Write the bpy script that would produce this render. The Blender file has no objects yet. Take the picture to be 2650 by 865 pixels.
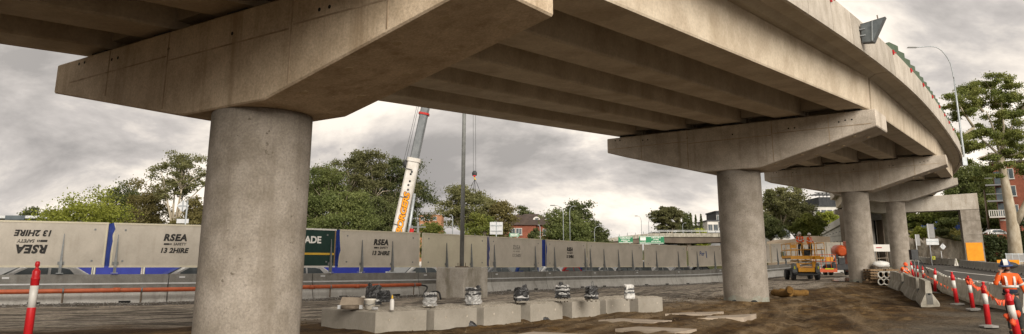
import bpy, bmesh, math, random
import numpy as np
from mathutils import Vector, Matrix, Euler, noise
R = math.radians
rnd = random.Random(7)
scene = bpy.context.scene
col = scene.collection

# ---------------------------------------------------------------- camera
FPX, PPX, PPY, EYE = 2000.0, 1345.0, 228.0, 1.38
PITCH = math.atan(.2315)
cam_d = bpy.data.cameras.new('Camera')
cam = bpy.data.objects.new('Camera', cam_d)
col.objects.link(cam)
cam.location = (0, 0, EYE)
cam.rotation_euler = (R(90) + PITCH, 0, 0)
cam_d.sensor_fit = 'HORIZONTAL'
cam_d.sensor_width = 36
cam_d.lens = 36 * FPX / 2650
cam_d.shift_x = (1325 - PPX) / 2650
cam_d.shift_y = (PPY - 432.5) / 2650
cam_d.clip_end = 6000
scene.camera = cam
scene.render.resolution_x, scene.render.resolution_y = 1024, 334

# ---------------------------------------------------------------- sky, sun, exposure
SUN_EL, SUN_AZ = R(25), R(159)          # azimuth clockwise from +Y
world = bpy.data.worlds.new('World')
scene.world = world
world.use_nodes = True
nt = world.node_tree
nt.nodes.clear()
def wn(t, **kw):
    n = nt.nodes.new(t)
    for k, v in kw.items(): setattr(n, k, v)
    return n
def lk(a, b): nt.links.new(a, b)
out = wn('ShaderNodeOutputWorld')
sky = wn('ShaderNodeTexSky', sky_type='NISHITA', sun_disc=False)
sky.sun_elevation = SUN_EL
sky.sun_rotation = SUN_AZ
sky.dust_density = 3
bg_sky = wn('ShaderNodeBackground'); bg_sky.inputs[1].default_value = .06
lk(sky.outputs[0], bg_sky.inputs[0])
tc = wn('ShaderNodeTexCoord')
sep = wn('ShaderNodeSeparateXYZ'); lk(tc.outputs['Generated'], sep.inputs[0])
zz = wn('ShaderNodeMath', operation='MAXIMUM'); lk(sep.outputs[2], zz.inputs[0]); zz.inputs[1].default_value = 0
za = wn('ShaderNodeMath', operation='ADD'); lk(zz.outputs[0], za.inputs[0]); za.inputs[1].default_value = .42
dx = wn('ShaderNodeMath', operation='DIVIDE'); lk(sep.outputs[0], dx.inputs[0]); lk(za.outputs[0], dx.inputs[1])
dy = wn('ShaderNodeMath', operation='DIVIDE'); lk(sep.outputs[1], dy.inputs[0]); lk(za.outputs[0], dy.inputs[1])
cmb = wn('ShaderNodeCombineXYZ'); lk(dx.outputs[0], cmb.inputs[0]); lk(dy.outputs[0], cmb.inputs[1]); cmb.inputs[2].default_value = 7.3
def wnoise(scale, detail, rough, dist):
    n = wn('ShaderNodeTexNoise'); lk(cmb.outputs[0], n.inputs['Vector'])
    n.inputs['Scale'].default_value = scale; n.inputs['Detail'].default_value = detail
    n.inputs['Roughness'].default_value = rough; n.inputs['Distortion'].default_value = dist
    return n
n1 = wnoise(2.5, 9, .60, .3)
r1 = wn('ShaderNodeValToRGB'); lk(n1.outputs[0], r1.inputs[0])
e = r1.color_ramp.elements
e[0].position, e[0].color = .36, (.34, .32, .305, 1)
e[1].position, e[1].color = .62, (.95, .86, .75, 1)
m = e.new(.48); m.color = (.54, .502, .47, 1)
n2 = wnoise(.9, 3, .5, .2)
r2 = wn('ShaderNodeValToRGB'); lk(n2.outputs[0], r2.inputs[0])
e = r2.color_ramp.elements
e[0].position, e[0].color = .40, (.86, .86, .87, 1)
e[1].position, e[1].color = .60, (1.12, 1.11, 1.09, 1)
mul = wn('ShaderNodeMixRGB', blend_type='MULTIPLY'); mul.inputs[0].default_value = 1
lk(r1.outputs[0], mul.inputs[1]); lk(r2.outputs[0], mul.inputs[2])
bg_cl = wn('ShaderNodeBackground'); bg_cl.inputs[1].default_value = .40
lk(mul.outputs[0], bg_cl.inputs[0])
n3 = wnoise(1.3, 4, .5, .2)
r3 = wn('ShaderNodeValToRGB'); lk(n3.outputs[0], r3.inputs[0])
r3.color_ramp.elements[0].position, r3.color_ramp.elements[0].color = .63, (1, 1, 1, 1)
r3.color_ramp.elements[1].position, r3.color_ramp.elements[1].color = .74, (.8, .8, .8, 1)
mixw = wn('ShaderNodeMixShader'); lk(r3.outputs[0], mixw.inputs[0])
lk(bg_sky.outputs[0], mixw.inputs[1]); lk(bg_cl.outputs[0], mixw.inputs[2])
lk(mixw.outputs[0], out.inputs[0])

sun_d = bpy.data.lights.new('Sun', 'SUN')
sun_d.energy = 1.5; sun_d.angle = R(36); sun_d.color = (1, .93, .84)
sun = bpy.data.objects.new('Sun', sun_d); col.objects.link(sun)
sd = Vector((math.sin(SUN_AZ) * math.cos(SUN_EL), math.cos(SUN_AZ) * math.cos(SUN_EL), math.sin(SUN_EL)))
sun.rotation_euler = (-sd).to_track_quat('-Z', 'Y').to_euler()
sun.location = sd * 200
vs = scene.view_settings
vs.view_transform = 'Standard'; vs.look = 'None'; vs.gamma = 1; vs.use_curve_mapping = False
vs.exposure = 1.7
scene.render.engine = 'CYCLES'

# ---------------------------------------------------------------- placement: survey of the site
CP, SP = math.cos(PITCH), math.sin(PITCH)
def sm(a, b, x):
    t = min(1, max(0, (x - a) / (b - a))); return t * t * (3 - 2 * t)
def gz(x, y):
    """height of the ground: level on the left, climbing away on the right"""
    d = math.hypot(x, y); w = sm(R(11), R(21), math.atan2(x, max(y, .01))) if y > 0 else (1 if x > 0 else 0)
    if y <= 0 and x <= 0: return 0.
    return w * ((.009 * (d - 50)) if d < 50 else .0225 * (min(d, 170) - 50))
def ray(u, v):
    a = (u - PPX) / FPX; b = (PPY - v) / FPX
    return Vector((a, CP - b * SP, SP + b * CP))
def at_z(u, v, z):
    r = ray(u, v); t = (z - EYE) / r.z; return Vector((r.x * t, r.y * t, z))
def ground(u, v):
    if v < 702:
        r = ray(u, v); d = 12.
        while d < 240:
            q = r * (d / r.y); q.z += EYE
            if q.z <= gz(q.x, q.y): return q
            d += .2
        return q
    z = 0
    for _ in range(60):
        p = at_z(u, v, z); z = .6 * z + .4 * gz(p.x, p.y)
    return at_z(u, v, z)
def at_y(u, v, Y):
    r = ray(u, v); t = Y / r.y; return Vector((r.x * t, Y, EYE + r.z * t))
def proj(p):
    d = p[1] * CP + (p[2] - EYE) * SP; w = -p[1] * SP + (p[2] - EYE) * CP
    return PPX + FPX * p[0] / d, PPY - FPX * w / d

# ---------------------------------------------------------------- materials
MATS = {}
def nodes_of(m):
    m.use_nodes = True; t = m.node_tree; t.nodes.clear(); return t
def mat(name, c1, c2=None, rough=.85, scale=2.0, stretch=(1, 1, 1), contrast=(.35, .65), bump=0., bscale=None, metal=0.,
        spec=.3, fine=.0, spots=None, detail=6, transl=0., rand=0., stain=None, coord='Object'):
    m = bpy.data.materials.new(name); t = nodes_of(m); N = t.nodes; L = t.links
    o = N.new('ShaderNodeOutputMaterial'); b = N.new('ShaderNodeBsdfPrincipled')
    b.inputs['Roughness'].default_value = rough; b.inputs['Metallic'].default_value = metal
    b.inputs['Specular IOR Level'].default_value = spec
    L.new(b.outputs[0], o.inputs[0])
    tcn = N.new('ShaderNodeTexCoord'); mp = N.new('ShaderNodeMapping')
    oi = N.new('ShaderNodeObjectInfo')
    L.new(tcn.outputs[coord], mp.inputs[0]); mp.inputs['Scale'].default_value = stretch
    sc = N.new('ShaderNodeVectorMath'); sc.operation = 'SCALE'; sc.inputs[0].default_value = (37, 53, 71)
    L.new(oi.outputs['Random'], sc.inputs['Scale']); L.new(sc.outputs[0], mp.inputs['Location'])
    def nz(s, d, rgh=.6):
        n = N.new('ShaderNodeTexNoise'); L.new(mp.outputs[0], n.inputs['Vector'])
        n.inputs['Scale'].default_value = s; n.inputs['Detail'].default_value = d; n.inputs['Roughness'].default_value = rgh
        return n
    def ramp(src, p0, p1, ca, cb):
        r = N.new('ShaderNodeValToRGB'); L.new(src, r.inputs[0]); e = r.color_ramp.elements
        e[0].position, e[1].position = p0, p1; e[0].color = (*ca, 1); e[1].color = (*cb, 1); return r
    def mix(f, a, bb, mode='MIX'):
        x = N.new('ShaderNodeMixRGB'); x.blend_type = mode
        if isinstance(f, float): x.inputs[0].default_value = f
        else: L.new(f, x.inputs[0])
        L.new(a, x.inputs[1])
        if isinstance(bb, tuple): x.inputs[2].default_value = (*bb, 1)
        else: L.new(bb, x.inputs[2])
        return x.outputs[0]
    c2 = c2 or tuple(v * .8 for v in c1)
    c = ramp(nz(scale, detail).outputs[0], contrast[0], contrast[1], c1, c2).outputs[0]
    if fine:
        g = 1 - fine; f = ramp(nz(scale * 14, 3, .7).outputs[0], .3, .7, (g, g, g), (1 + fine * .6,) * 3)
        c = mix(1., c, f.outputs[0], 'MULTIPLY')
    if spots:
        f = ramp(nz(spots[0], 2, .5).outputs[0], spots[1], spots[1] + .05, (0, 0, 0), (1, 1, 1)); c = mix(f.outputs[0], c, spots[2])
    if stain:      # (scale, vector stretch, lo, hi, colour, amount)
        mp2 = N.new('ShaderNodeMapping'); L.new(tcn.outputs[coord], mp2.inputs[0]); mp2.inputs['Scale'].default_value = stain[1]
        L.new(sc.outputs[0], mp2.inputs['Location'])
        n = N.new('ShaderNodeTexNoise'); L.new(mp2.outputs[0], n.inputs['Vector']); n.inputs['Scale'].default_value = stain[0]
        n.inputs['Detail'].default_value = 6; n.inputs['Roughness'].default_value = .65
        a = stain[5]
        f = ramp(n.outputs[0], stain[2], stain[3], (0, 0, 0), (a, a, a)); c = mix(f.outputs[0], c, stain[4])
    if rand:
        hs = N.new('ShaderNodeHueSaturation'); L.new(c, hs.inputs['Color'])
        mr = N.new('ShaderNodeMapRange'); L.new(oi.outputs['Random'], mr.inputs[0]); mr.inputs[3].default_value = 1 - rand; mr.inputs[4].default_value = 1 + rand
        L.new(mr.outputs[0], hs.inputs['Value']); c = hs.outputs[0]
    L.new(c, b.inputs['Base Color'])
    if bump:
        bn = N.new('ShaderNodeBump'); bn.inputs['Strength'].default_value = bump; bn.inputs['Distance'].default_value = .03
        L.new(nz(bscale or scale * 8, 6, .65).outputs[0], bn.inputs['Height']); L.new(bn.outputs[0], b.inputs['Normal'])
    if transl:
        tr = N.new('ShaderNodeBsdfTranslucent'); L.new(c, tr.inputs[0])
        ms = N.new('ShaderNodeMixShader'); ms.inputs[0].default_value = transl
        L.new(b.outputs[0], ms.inputs[1]); L.new(tr.outputs[0], ms.inputs[2]); L.new(ms.outputs[0], o.inputs[0])
    MATS[name] = m
    return m
M = MATS
BRN = (.17, .115, .06)
mat('crosshead_concrete', (.60, .485, .35), (.47, .37, .255), scale=1.6, contrast=(.38, .62), fine=.24, bump=.25,
    stain=(.8, (3.2, 3.2, .16), .50, .68, (.27, .19, .11), .6), rand=.04)
mat('crosshead_grey', (.54, .478, .40), (.41, .355, .288), scale=1.5, contrast=(.38, .62), fine=.24, bump=.25,
    stain=(.8, (3.2, 3.2, .16), .52, .70, (.26, .205, .145), .6), rand=.04)
mat('crosshead_pale', (.47, .43, .37), (.37, .33, .275), scale=.8, contrast=(.36, .64), fine=.25, bump=.15, stain=(.6, (2, 2, .3), .52, .7, (.24, .2, .15), .7), rand=.04)
mat('form_seam', (.25, .185, .12), (.45, .35, .245), scale=3, rough=.95)
mat('tie_patch', (.50, .40, .27), (.42, .33, .21), scale=5, rough=.9)
mat('curing_green', (.255, .262, .22), (.215, .195, .155), scale=2.6, contrast=(.40, .56), fine=.25, rough=.8)
mat('girder_concrete', (.56, .478, .365), (.45, .372, .275), scale=1.0, fine=.16, bump=.2, contrast=(.4, .6), stain=(.5, (1.2, 1.2, .8), .52, .70, (.28, .21, .13), .45), rand=.05)
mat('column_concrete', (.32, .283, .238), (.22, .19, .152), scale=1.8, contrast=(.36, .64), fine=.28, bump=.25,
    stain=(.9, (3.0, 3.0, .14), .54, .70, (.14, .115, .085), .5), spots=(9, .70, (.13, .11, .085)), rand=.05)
mat('parapet_concrete', (.50, .452, .385), (.37, .328, .27), scale=1.3, fine=.14, bump=.08, stain=(1.0, (3, 3, .3), .55, .75, (.2, .15, .1), .6), rand=.09)
mat('slab_concrete', (.44, .38, .295), (.35, .295, .22), scale=.8, fine=.1, bump=.08)
mat('barrier_concrete', (.22, .215, .195), (.15, .145, .13), scale=2.2, fine=.22, bump=.1, stain=(1.4, (3, 3, .35), .5, .72, (.12, .11, .09), .6), rand=.05)
mat('barrier_light', (.46, .45, .42), (.36, .35, .32), scale=1.6, fine=.15, bump=.1, stain=(1.4, (3, 3, .35), .52, .74, (.2, .185, .155), .7), rand=.05)
mat('block_concrete', (.31, .283, .238), (.24, .217, .177), scale=1.5, fine=.1, bump=.06, spots=(6, .74, (.25, .23, .19)), rand=.05)
mat('block_rubble', (.46, .41, .34), (.24, .21, .16), scale=22, contrast=(.4, .6), bump=.7, bscale=40)
mat('old_concrete', (.44, .41, .345), (.25, .23, .185), scale=2.0, fine=.2, bump=.2, stain=(1.3, (2, 2, .4), .48, .68, (.12, .11, .085), .75), rand=.08)
mat('footing_concrete', (.50, .465, .41), (.38, .345, .29), scale=1.3, fine=.2, bump=.15, stain=(.9, (1.5, 1.5, .6), .5, .68, (.15, .13, .085), .7))
mat('ground_slab', (.37, .305, .235), (.27, .22, .165), scale=2, fine=.14, bump=.12)
mat('screen_panel', (.47, .43, .365), (.39, .355, .30), scale=1.2, fine=.06, rough=.6, stain=(1.2, (3, 3, .4), .55, .78, (.33, .29, .235), .5), rand=.05)
mat('screen_cream', (.53, .49, .375), (.46, .42, .32), scale=1.2, fine=.06, rough=.6, rand=.03)
mat('screen_green', (.008, .028, .022), (.012, .036, .028), scale=2, rough=.5)
mat('stencil_black', (.015, .014, .013), (.04, .038, .035), scale=9, rough=.8)
mat('stencil_faded', (.16, .15, .13), (.38, .355, .31), scale=14, contrast=(.42, .56), rough=.8)
mat('pen_blue', (.02, .06, .2), rough=.7)
mat('print_white', (.75, .74, .70), rough=.6)
mat('print_yellow', (.55, .34, .04), rough=.6)
mat('steel', (.23, .24, .24), (.16, .17, .17), scale=6, rough=.5, metal=.35, fine=.1, rand=.08)
mat('galvanised', (.38, .41, .42), (.28, .30, .31), scale=5, rough=.45, metal=.4, fine=.08, rand=.06)
mat('pole_grey', (.21, .215, .205), (.15, .155, .148), scale=4, rough=.6, fine=.1)
mat('light_metal', (.55, .56, .56), (.46, .47, .47), scale=4, rough=.5, metal=.1)
mat('blue_tarp', (.012, .03, .17), (.02, .045, .24), scale=3, rough=.55)
mat('blue_wall', (.02, .03, .22), (.03, .045, .3), scale=1.5, rough=.5)
mat('pipe_orange', (.48, .115, .045), (.36, .08, .03), scale=4, rough=.45, fine=.1, stain=(2, (1, 1, 1), .55, .75, (.25, .12, .07), .6))
mat('black_plastic', (.012, .012, .013), (.035, .035, .035), scale=12, rough=.32, bump=.9, bscale=25, spec=.6)
mat('silver_tape', (.30, .30, .29), (.44, .43, .41), scale=9, rough=.35, metal=.2, bump=.5)
mat('rubber', (.016, .016, .017), (.03, .03, .03), scale=9, rough=.75, bump=.2)
mat('bollard_red', (.52, .018, .02), (.40, .012, .016), scale=3, rough=.38, fine=.08)
mat('bollard_white', (.62, .60, .56), (.5, .48, .44), scale=4, rough=.4)
mat('base_grey', (.26, .25, .23), rough=.8)
mat('flag_orange', (.75, .10, .03), (.6, .07, .02), scale=3, rough=.6)
mat('rope_orange', (.6, .32, .12), rough=.8)
mat('coir', (.21, .115, .03), (.10, .05, .012), scale=14, rough=1, bump=1, bscale=45, contrast=(.3, .7))
mat('plastic_barrier', (.62, .595, .53), (.48, .455, .395), scale=2.4, rough=.6, fine=.12, stain=(2, (3, 3, .4), .5, .72, (.22, .20, .15), .7), rand=.08)
mat('lift_yellow', (.66, .31, .02), (.54, .24, .014), scale=3, rough=.42, fine=.1)
mat('lift_orange', (.55, .10, .03), (.42, .075, .02), scale=3, rough=.45, fine=.12)
mat('machine_dark', (.025, .027, .028), (.045, .046, .046), scale=4, rough=.6)
mat('machine_grey', (.07, .075, .075), (.1, .105, .105), scale=4, rough=.55)
mat('hivis_orange', (.82, .13, .02), (.68, .095, .015), scale=5, rough=.8, bump=.3, bscale=9)
mat('hivis_yellow', (.5, .5, .03), rough=.8)
mat('reflective', (.62, .60, .56), rough=.4)
mat('navy_cloth', (.012, .017, .03), (.02, .026, .042), scale=7, rough=.9)
mat('work_trousers', (.035, .035, .032), (.055, .055, .05), scale=7, rough=.9, bump=.3, bscale=9)
mat('skin', (.36, .19, .125), (.30, .15, .095), scale=8, rough=.55)
mat('beard', (.035, .022, .015), rough=.95)
mat('leather_dark', (.02, .017, .014), rough=.6)
mat('hat_blue', (.03, .05, .13), (.04, .065, .16), scale=5, rough=.8)
mat('helmet_white', (.75, .73, .70), rough=.35)
mat('helmet_orange', (.8, .10, .02), rough=.35)
mat('timber', (.27, .18, .10), (.17, .11, .06), scale=5, stretch=(1, 6, 6), rough=.85, fine=.2, rand=.2)
mat('pipe_concrete', (.42, .40, .35), (.33, .31, .27), scale=3, rough=.85, fine=.1)
mat('wrap_white', (.6, .59, .56), (.45, .44, .41), scale=4, rough=.4, bump=.5)
mat('bucket_white', (.66, .63, .56), (.5, .46, .38), scale=5, rough=.5)
mat('cap_yellow', (.7, .42, .03), rough=.4)
mat('rust_steel', (.21, .17, .13), (.13, .1, .07), scale=6, rough=.7, metal=.2, fine=.2)
mat('crane_white', (.60, .58, .54), (.48, .45, .40), scale=1.6, rough=.45, stain=(.5, (2, 2, .6), .52, .7, (.25, .19, .13), .6))
mat('crane_grey', (.12, .13, .135), (.17, .18, .185), scale=2, rough=.45, metal=.3)
mat('crane_red', (.4, .02, .015), rough=.5)
mat('letter_orange', (.75, .30, .01), rough=.5)
mat('letter_edge', (.10, .02, .008), rough=.5)
mat('sign_green', (.005, .14, .055), (.008, .18, .07), scale=2, rough=.45)
mat('sign_grey', (.24, .235, .225), (.19, .185, .18), scale=3, rough=.5)
mat('sign_pale', (.56, .57, .57), (.48, .49, .49), scale=3, rough=.45)
mat('sign_orange', (.80, .32, .015), (.7, .27, .012), scale=2, rough=.5)
mat('hazard_yellow', (.65, .42, .02), rough=.5)
mat('marking_white', (.62, .60, .55), (.42, .40, .36), scale=4, rough=.8, contrast=(.45, .7))
mat('marking_orange', (.62, .36, .13), (.45, .27, .11), scale=4, rough=.8)
mat('asphalt', (.062, .058, .052), (.10, .092, .082), scale=.6, fine=.3, rough=.9, bump=.25, bscale=60)
mat('brick', (.26, .088, .052), (.18, .06, .036), scale=.8, fine=.3, rough=.9)
mat('brick_pale', (.34, .17, .09), (.28, .13, .07), scale=.8, fine=.2, rough=.9)
mat('roof_tile', (.075, .055, .045), (.05, .037, .03), scale=1, fine=.3, rough=.9)
mat('render_white', (.58, .56, .52), (.5, .48, .44), scale=.5, rough=.9)
mat('render_grey', (.22, .22, .22), (.16, .16, .165), scale=.5, rough=.9)
mat('render_dark', (.04, .042, .046), (.06, .062, .066), scale=.5, rough=.8)
mat('glass', (.05, .065, .075), (.09, .11, .12), scale=1, rough=.08, spec=.8)
mat('car_white', (.62, .62, .61), rough=.22, spec=.6)
mat('car_silver', (.33, .34, .35), rough=.25, metal=.4)
mat('car_red', (.3, .02, .02), rough=.25)
mat('car_blue', (.02, .05, .2), rough=.25)
mat('car_black', (.015, .015, .017), rough=.2)
mat('noise_green', (.055, .085, .05), (.075, .105, .065), scale=2, rough=.6)
mat('rock', (.74, .67, .57), (.32, .265, .205), scale=.45, contrast=(.36, .62), fine=.3, rough=1, bump=.8, bscale=3, stretch=(1, 1, .5),
    stain=(.35, (1, 1, .5), .54, .70, (.42, .24, .13), .6))
mat('cut_bank', (.45, .36, .26), (.34, .26, .18), scale=.6, fine=.2, rough=1, bump=.4)
mat('wall_panel', (.66, .64, .59), (.57, .55, .50), scale=.5, fine=.08, rough=.85, rand=.04)
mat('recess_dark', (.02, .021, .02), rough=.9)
mat('overpass_concrete', (.25, .20, .155), (.18, .145, .11), scale=.4, fine=.15, rough=.9)
mat('bark', (.30, .25, .19), (.15, .115, .08), scale=2.5, stretch=(1, 1, .3), rough=.95, fine=.2, bump=.4, rand=.15)
mat('bark_pale', (.45, .40, .31), (.27, .22, .15), scale=1.8, stretch=(1, 1, .4), rough=.95, fine=.15, bump=.3)
def leafmat(name, a, b):
    a, b = tuple(v * 1.2 for v in a), tuple(v * 1.2 for v in b); mat(name, a, b, scale=.35, contrast=(.35, .65), rough=.6, transl=.42, rand=.15, fine=.45, detail=3)
leafmat('leaf_gum', (0.115, 0.12, 0.046), (0.165, 0.16, 0.066))
leafmat('leaf_dark', (0.078, 0.094, 0.034), (0.118, 0.132, 0.048))
leafmat('leaf_bright', (0.19, 0.22, 0.03), (0.27, 0.29, 0.05))
leafmat('leaf_mid', (0.105, 0.132, 0.04), (0.155, 0.175, 0.055))
leafmat('leaf_olive', (0.145, 0.125, 0.045), (0.175, 0.15, 0.055))
leafmat('leaf_lush', (0.11, 0.14, 0.028), (0.195, 0.205, 0.045))
leafmat('leaf_ivy', (0.03, 0.048, 0.018), (0.07, 0.085, 0.03))
leafmat('grass_dry', (.22, .22, .06), (.32, .29, .09))
leafmat('leaf_red', (.12, .05, .03), (.10, .07, .03))
mat('soil_clod', (.060, .040, .018), (.12, .085, .045), scale=9, rough=1)
mat('stone_grey', (.10, .095, .088), (.30, .285, .26), scale=5, rough=.95, rand=.0)

# ---------------------------------------------------------------- mesh building
class MB:
    def __init__(s): s.v = []; s.f = []; s.smooth = []
    def add(s, vs, fs, smooth=False):
        n = len(s.v); s.v += [tuple(x) for x in vs]
        s.f += [tuple(i + n for i in q) for q in fs]; s.smooth += [smooth] * len(fs); return s
    def box(s, c, d, rz=0, mtx=None, taper=None):
        hx, hy, hz = d[0] / 2, d[1] / 2, d[2] / 2; t = taper or (1, 1)
        P = [Vector((x * (t[0] if z > 0 else 1), y * (t[1] if z > 0 else 1), z)) for z in (-hz, hz) for x, y in ((-hx, -hy), (hx, -hy), (hx, hy), (-hx, hy))]
        if mtx is not None: P = [mtx @ p for p in P]
        elif rz: r = Matrix.Rotation(rz, 3, 'Z'); P = [r @ p for p in P]
        P = [p + Vector(c) for p in P]
        return s.add(P, [(3, 2, 1, 0), (4, 5, 6, 7), (0, 1, 5, 4), (1, 2, 6, 5), (2, 3, 7, 6), (3, 0, 4, 7)])
    def span(s, x0, x1, y0, y1, z0, z1): return s.box(((x0 + x1) / 2, (y0 + y1) / 2, (z0 + z1) / 2), (x1 - x0, y1 - y0, z1 - z0))
    def bar(s, a, b, w, h=None, up=(0, 0, 1)):
        a, b = Vector(a), Vector(b); d = b - a; L = d.length; z = d.normalized()
        u = Vector(up)
        if abs(z.dot(u)) > .98: u = Vector((1, 0, 0))
        x = z.cross(u).normalized(); y = x.cross(z).normalized()
        m = Matrix((x, y, z)).transposed()
        return s.box((a + b) / 2, (w, h or w, L), mtx=m)
    def tube(s, pts, r, n=8, cap=True, smooth=True):
        pts = [Vector(p) for p in pts]; rs = r if isinstance(r, (list, tuple)) else [r] * len(pts)
        V = []; F = []; prev = None
        for i, p in enumerate(pts):
            d = (pts[min(i + 1, len(pts) - 1)] - pts[max(i - 1, 0)])
            d = d.normalized() if d.length > 1e-9 else Vector((0, 0, 1))
            if prev is None:
                u = Vector((0, 0, 1)) if abs(d.z) < .9 else Vector((1, 0, 0)); x = d.cross(u).normalized()
            else:
                x = (prev - d * prev.dot(d)); x = x.normalized() if x.length > 1e-6 else d.orthogonal().normalized()
            prev = x; y = d.cross(x)
            for k in range(n):
                a = 2 * math.pi * k / n; V.append(p + (x * math.cos(a) + y * math.sin(a)) * rs[i])
        for i in range(len(pts) - 1):
            for k in range(n):
                F.append((i * n + k, i * n + (k + 1) % n, (i + 1) * n + (k + 1) % n, (i + 1) * n + k))
        s.add(V, F, smooth)
        if cap:
            m = len(pts) - 1; b = len(s.v) - len(V)
            s.f += [tuple(b + k for k in reversed(range(n))), tuple(b + m * n + k for k in range(n))]; s.smooth += [False, False]
        return s
    def lathe(s, prof, c=(0, 0, 0), n=16, smooth=True, sx=1, sy=1):
        V = []; F = []
        for r, z in prof:
            for k in range(n):
                a = 2 * math.pi * k / n; V.append((c[0] + r * sx * math.cos(a), c[1] + r * sy * math.sin(a), c[2] + z))
        m = len(prof)
        for i in range(m - 1):
            for k in range(n): F.append((i * n + k, i * n + (k + 1) % n, (i + 1) * n + (k + 1) % n, (i + 1) * n + k))
        s.add(V, F, smooth); b = len(s.v) - len(V)
        s.f += [tuple(b + k for k in reversed(range(n))), tuple(b + (m - 1) * n + k for k in range(n))]; s.smooth += [False, False]
        return s
    def loft(s, secs, close=True, smooth=False):
        n = len(secs[0]); V = [p for q in secs for p in q]; F = []
        for i in range(len(secs) - 1):
            for k in range(n if close else n - 1):
                F.append((i * n + k, i * n + (k + 1) % n, (i + 1) * n + (k + 1) % n, (i + 1) * n + k))
        s.add(V, F, smooth)
        if close:
            b = len(s.v) - len(V); m = len(secs) - 1
            s.f += [tuple(b + k for k in reversed(range(n))), tuple(b + m * n + k for k in range(n))]; s.smooth += [False, False]
        return s
    def sphere(s, c, r, n=10, m=7, sc=(1, 1, 1), jit=0, seed=0, smooth=True):
        rr = random.Random(seed); V = []; F = []
        for i in range(m + 1):
            t = math.pi * i / m
            for k in range(n):
                a = 2 * math.pi * k / n; j = 1 + rr.uniform(-jit, jit)
                V.append((c[0] + r * sc[0] * j * math.sin(t) * math.cos(a), c[1] + r * sc[1] * j * math.sin(t) * math.sin(a), c[2] + r * sc[2] * j * math.cos(t)))
        for i in range(m):
            for k in range(n): F.append((i * n + k, (i + 1) * n + k, (i + 1) * n + (k + 1) % n, i * n + (k + 1) % n))
        return s.add(V, F, smooth)
    def mesh(s, name):
        me = bpy.data.meshes.new(name); me.from_pydata(s.v, [], s.f)
        me.polygons.foreach_set('use_smooth', s.smooth)
        bm = bmesh.new(); bm.from_mesh(me); bmesh.ops.remove_doubles(bm, verts=bm.verts, dist=1e-5)
        bmesh.ops.recalc_face_normals(bm, faces=bm.faces); bm.to_mesh(me); bm.free(); me.update(); return me
    def build(s, name, m, parent=None, loc=None, bevel=0):
        me = s.mesh(name)
        if bevel:
            bm = bmesh.new(); bm.from_mesh(me)
            ed = [q for q in bm.edges if len(q.link_faces) == 2 and q.calc_face_angle(0) > .5]
            bmesh.ops.bevel(bm, geom=ed, offset=bevel, segments=1, affect='EDGES', profile=.5); bm.to_mesh(me); bm.free()
        return put(name, me, m, parent, loc)
def put(name, me, m, parent=None, loc=None):
    if m and not me.materials: me.materials.append(M[m] if isinstance(m, str) else m)
    o = bpy.data.objects.new(name, me); col.objects.link(o)
    if parent is not None: o.parent = parent
    if loc is not None: o.location = loc
    return o
def tag(o, label=None, cat=None, group=None, kind=None):
    if label: o['label'] = label
    if cat: o['category'] = cat
    if group: o['group'] = group
    if kind: o['kind'] = kind
    return o
def thing(name, label, cat, loc=(0, 0, 0), rz=0, group=None):
    o = bpy.data.objects.new(name, None); col.objects.link(o); o.empty_display_size = .3
    o.location = loc; o.rotation_euler = (0, 0, rz); return tag(o, label, cat, group)
def copy_tree(o, parent=None, label=None):
    c = o.copy(); col.objects.link(c); c.parent = parent
    if label: c['label'] = label
    for ch in list(o.children): copy_tree(ch, c)
    return c
def text_mesh(body, size, shear=0., bold=0., thick=.004, align='CENTER', spacing=1.0):
    cu = bpy.data.curves.new('lettering', 'FONT'); cu.body = body; cu.size = size; cu.shear = shear; cu.offset = bold
    cu.extrude = thick; cu.align_x = align; cu.align_y = 'CENTER'; cu.space_character = spacing; cu.resolution_u = 3
    o = bpy.data.objects.new('lettering', cu); col.objects.link(o)
    dg = bpy.context.evaluated_depsgraph_get(); me = bpy.data.meshes.new_from_object(o.evaluated_get(dg))
    bpy.data.objects.remove(o); bpy.data.curves.remove(cu); me.name = 'lettering'; me.materials.clear(); return me
def xform(me, mtx): me.transform(mtx); return me
# ================================================================ the large structure
# ---- line of the temporary road barrier (plan, from the survey) and of the viaduct
BAR = [(-30, 23.5), (-24.2, 26.6), (-19, 29.35), (-13.2, 32.6), (-9.3, 35.6), (-5.2, 39.9), (-.9, 46), (4.2, 54), (10, 61.5), (16, 67.5), (22.3, 72.5), (29.5, 78), (38, 85)]
def catmull(pts, n=8):
    P = [Vector(p) for p in pts]; P = [P[0] * 2 - P[1]] + P + [P[-1] * 2 - P[-2]]; o = []
    for i in range(1, len(P) - 2):
        a, b, c, d = P[i - 1:i + 3]
        for k in range(n):
            t = k / n; o.append(.5 * (2 * b + (c - a) * t + (2 * a - 5 * b + 4 * c - d) * t * t + (3 * b - a - 3 * c + d) * t ** 3))
    o.append(P[-2]); return o
class Line:
    def __init__(s, pts):
        s.p = pts; s.s = [0]
        for a, b in zip(pts, pts[1:]): s.s.append(s.s[-1] + (b - a).length)
        s.L = s.s[-1]
    def at(s, q):
        q = min(max(q, 0), s.L)
        for i in range(len(s.p) - 1):
            if q <= s.s[i + 1] or i == len(s.p) - 2:
                t = (q - s.s[i]) / (s.s[i + 1] - s.s[i]); d = (s.p[i + 1] - s.p[i]).normalized(); return s.p[i].lerp(s.p[i + 1], t), d
    def dist(s, x, y):
        """signed distance, positive to the right of travel, and station"""
        b = (1e9, 0, 0); q = Vector((x, y))
        for i in range(len(s.p) - 1):
            a = Vector(s.p[i][:2]); d = Vector(s.p[i + 1][:2]) - a; l = d.length; t = max(0, min(1, (q - a).dot(d) / l / l))
            w = q - (a + d * t); k = w.length
            if k < b[0]: b = (k, math.copysign(k, d.y * w.x - d.x * w.y), s.s[i] + t * l)
        return b[1], b[2]
bar_line = Line([Vector((*p, 0)) for p in catmull(BAR, 6)])
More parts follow.
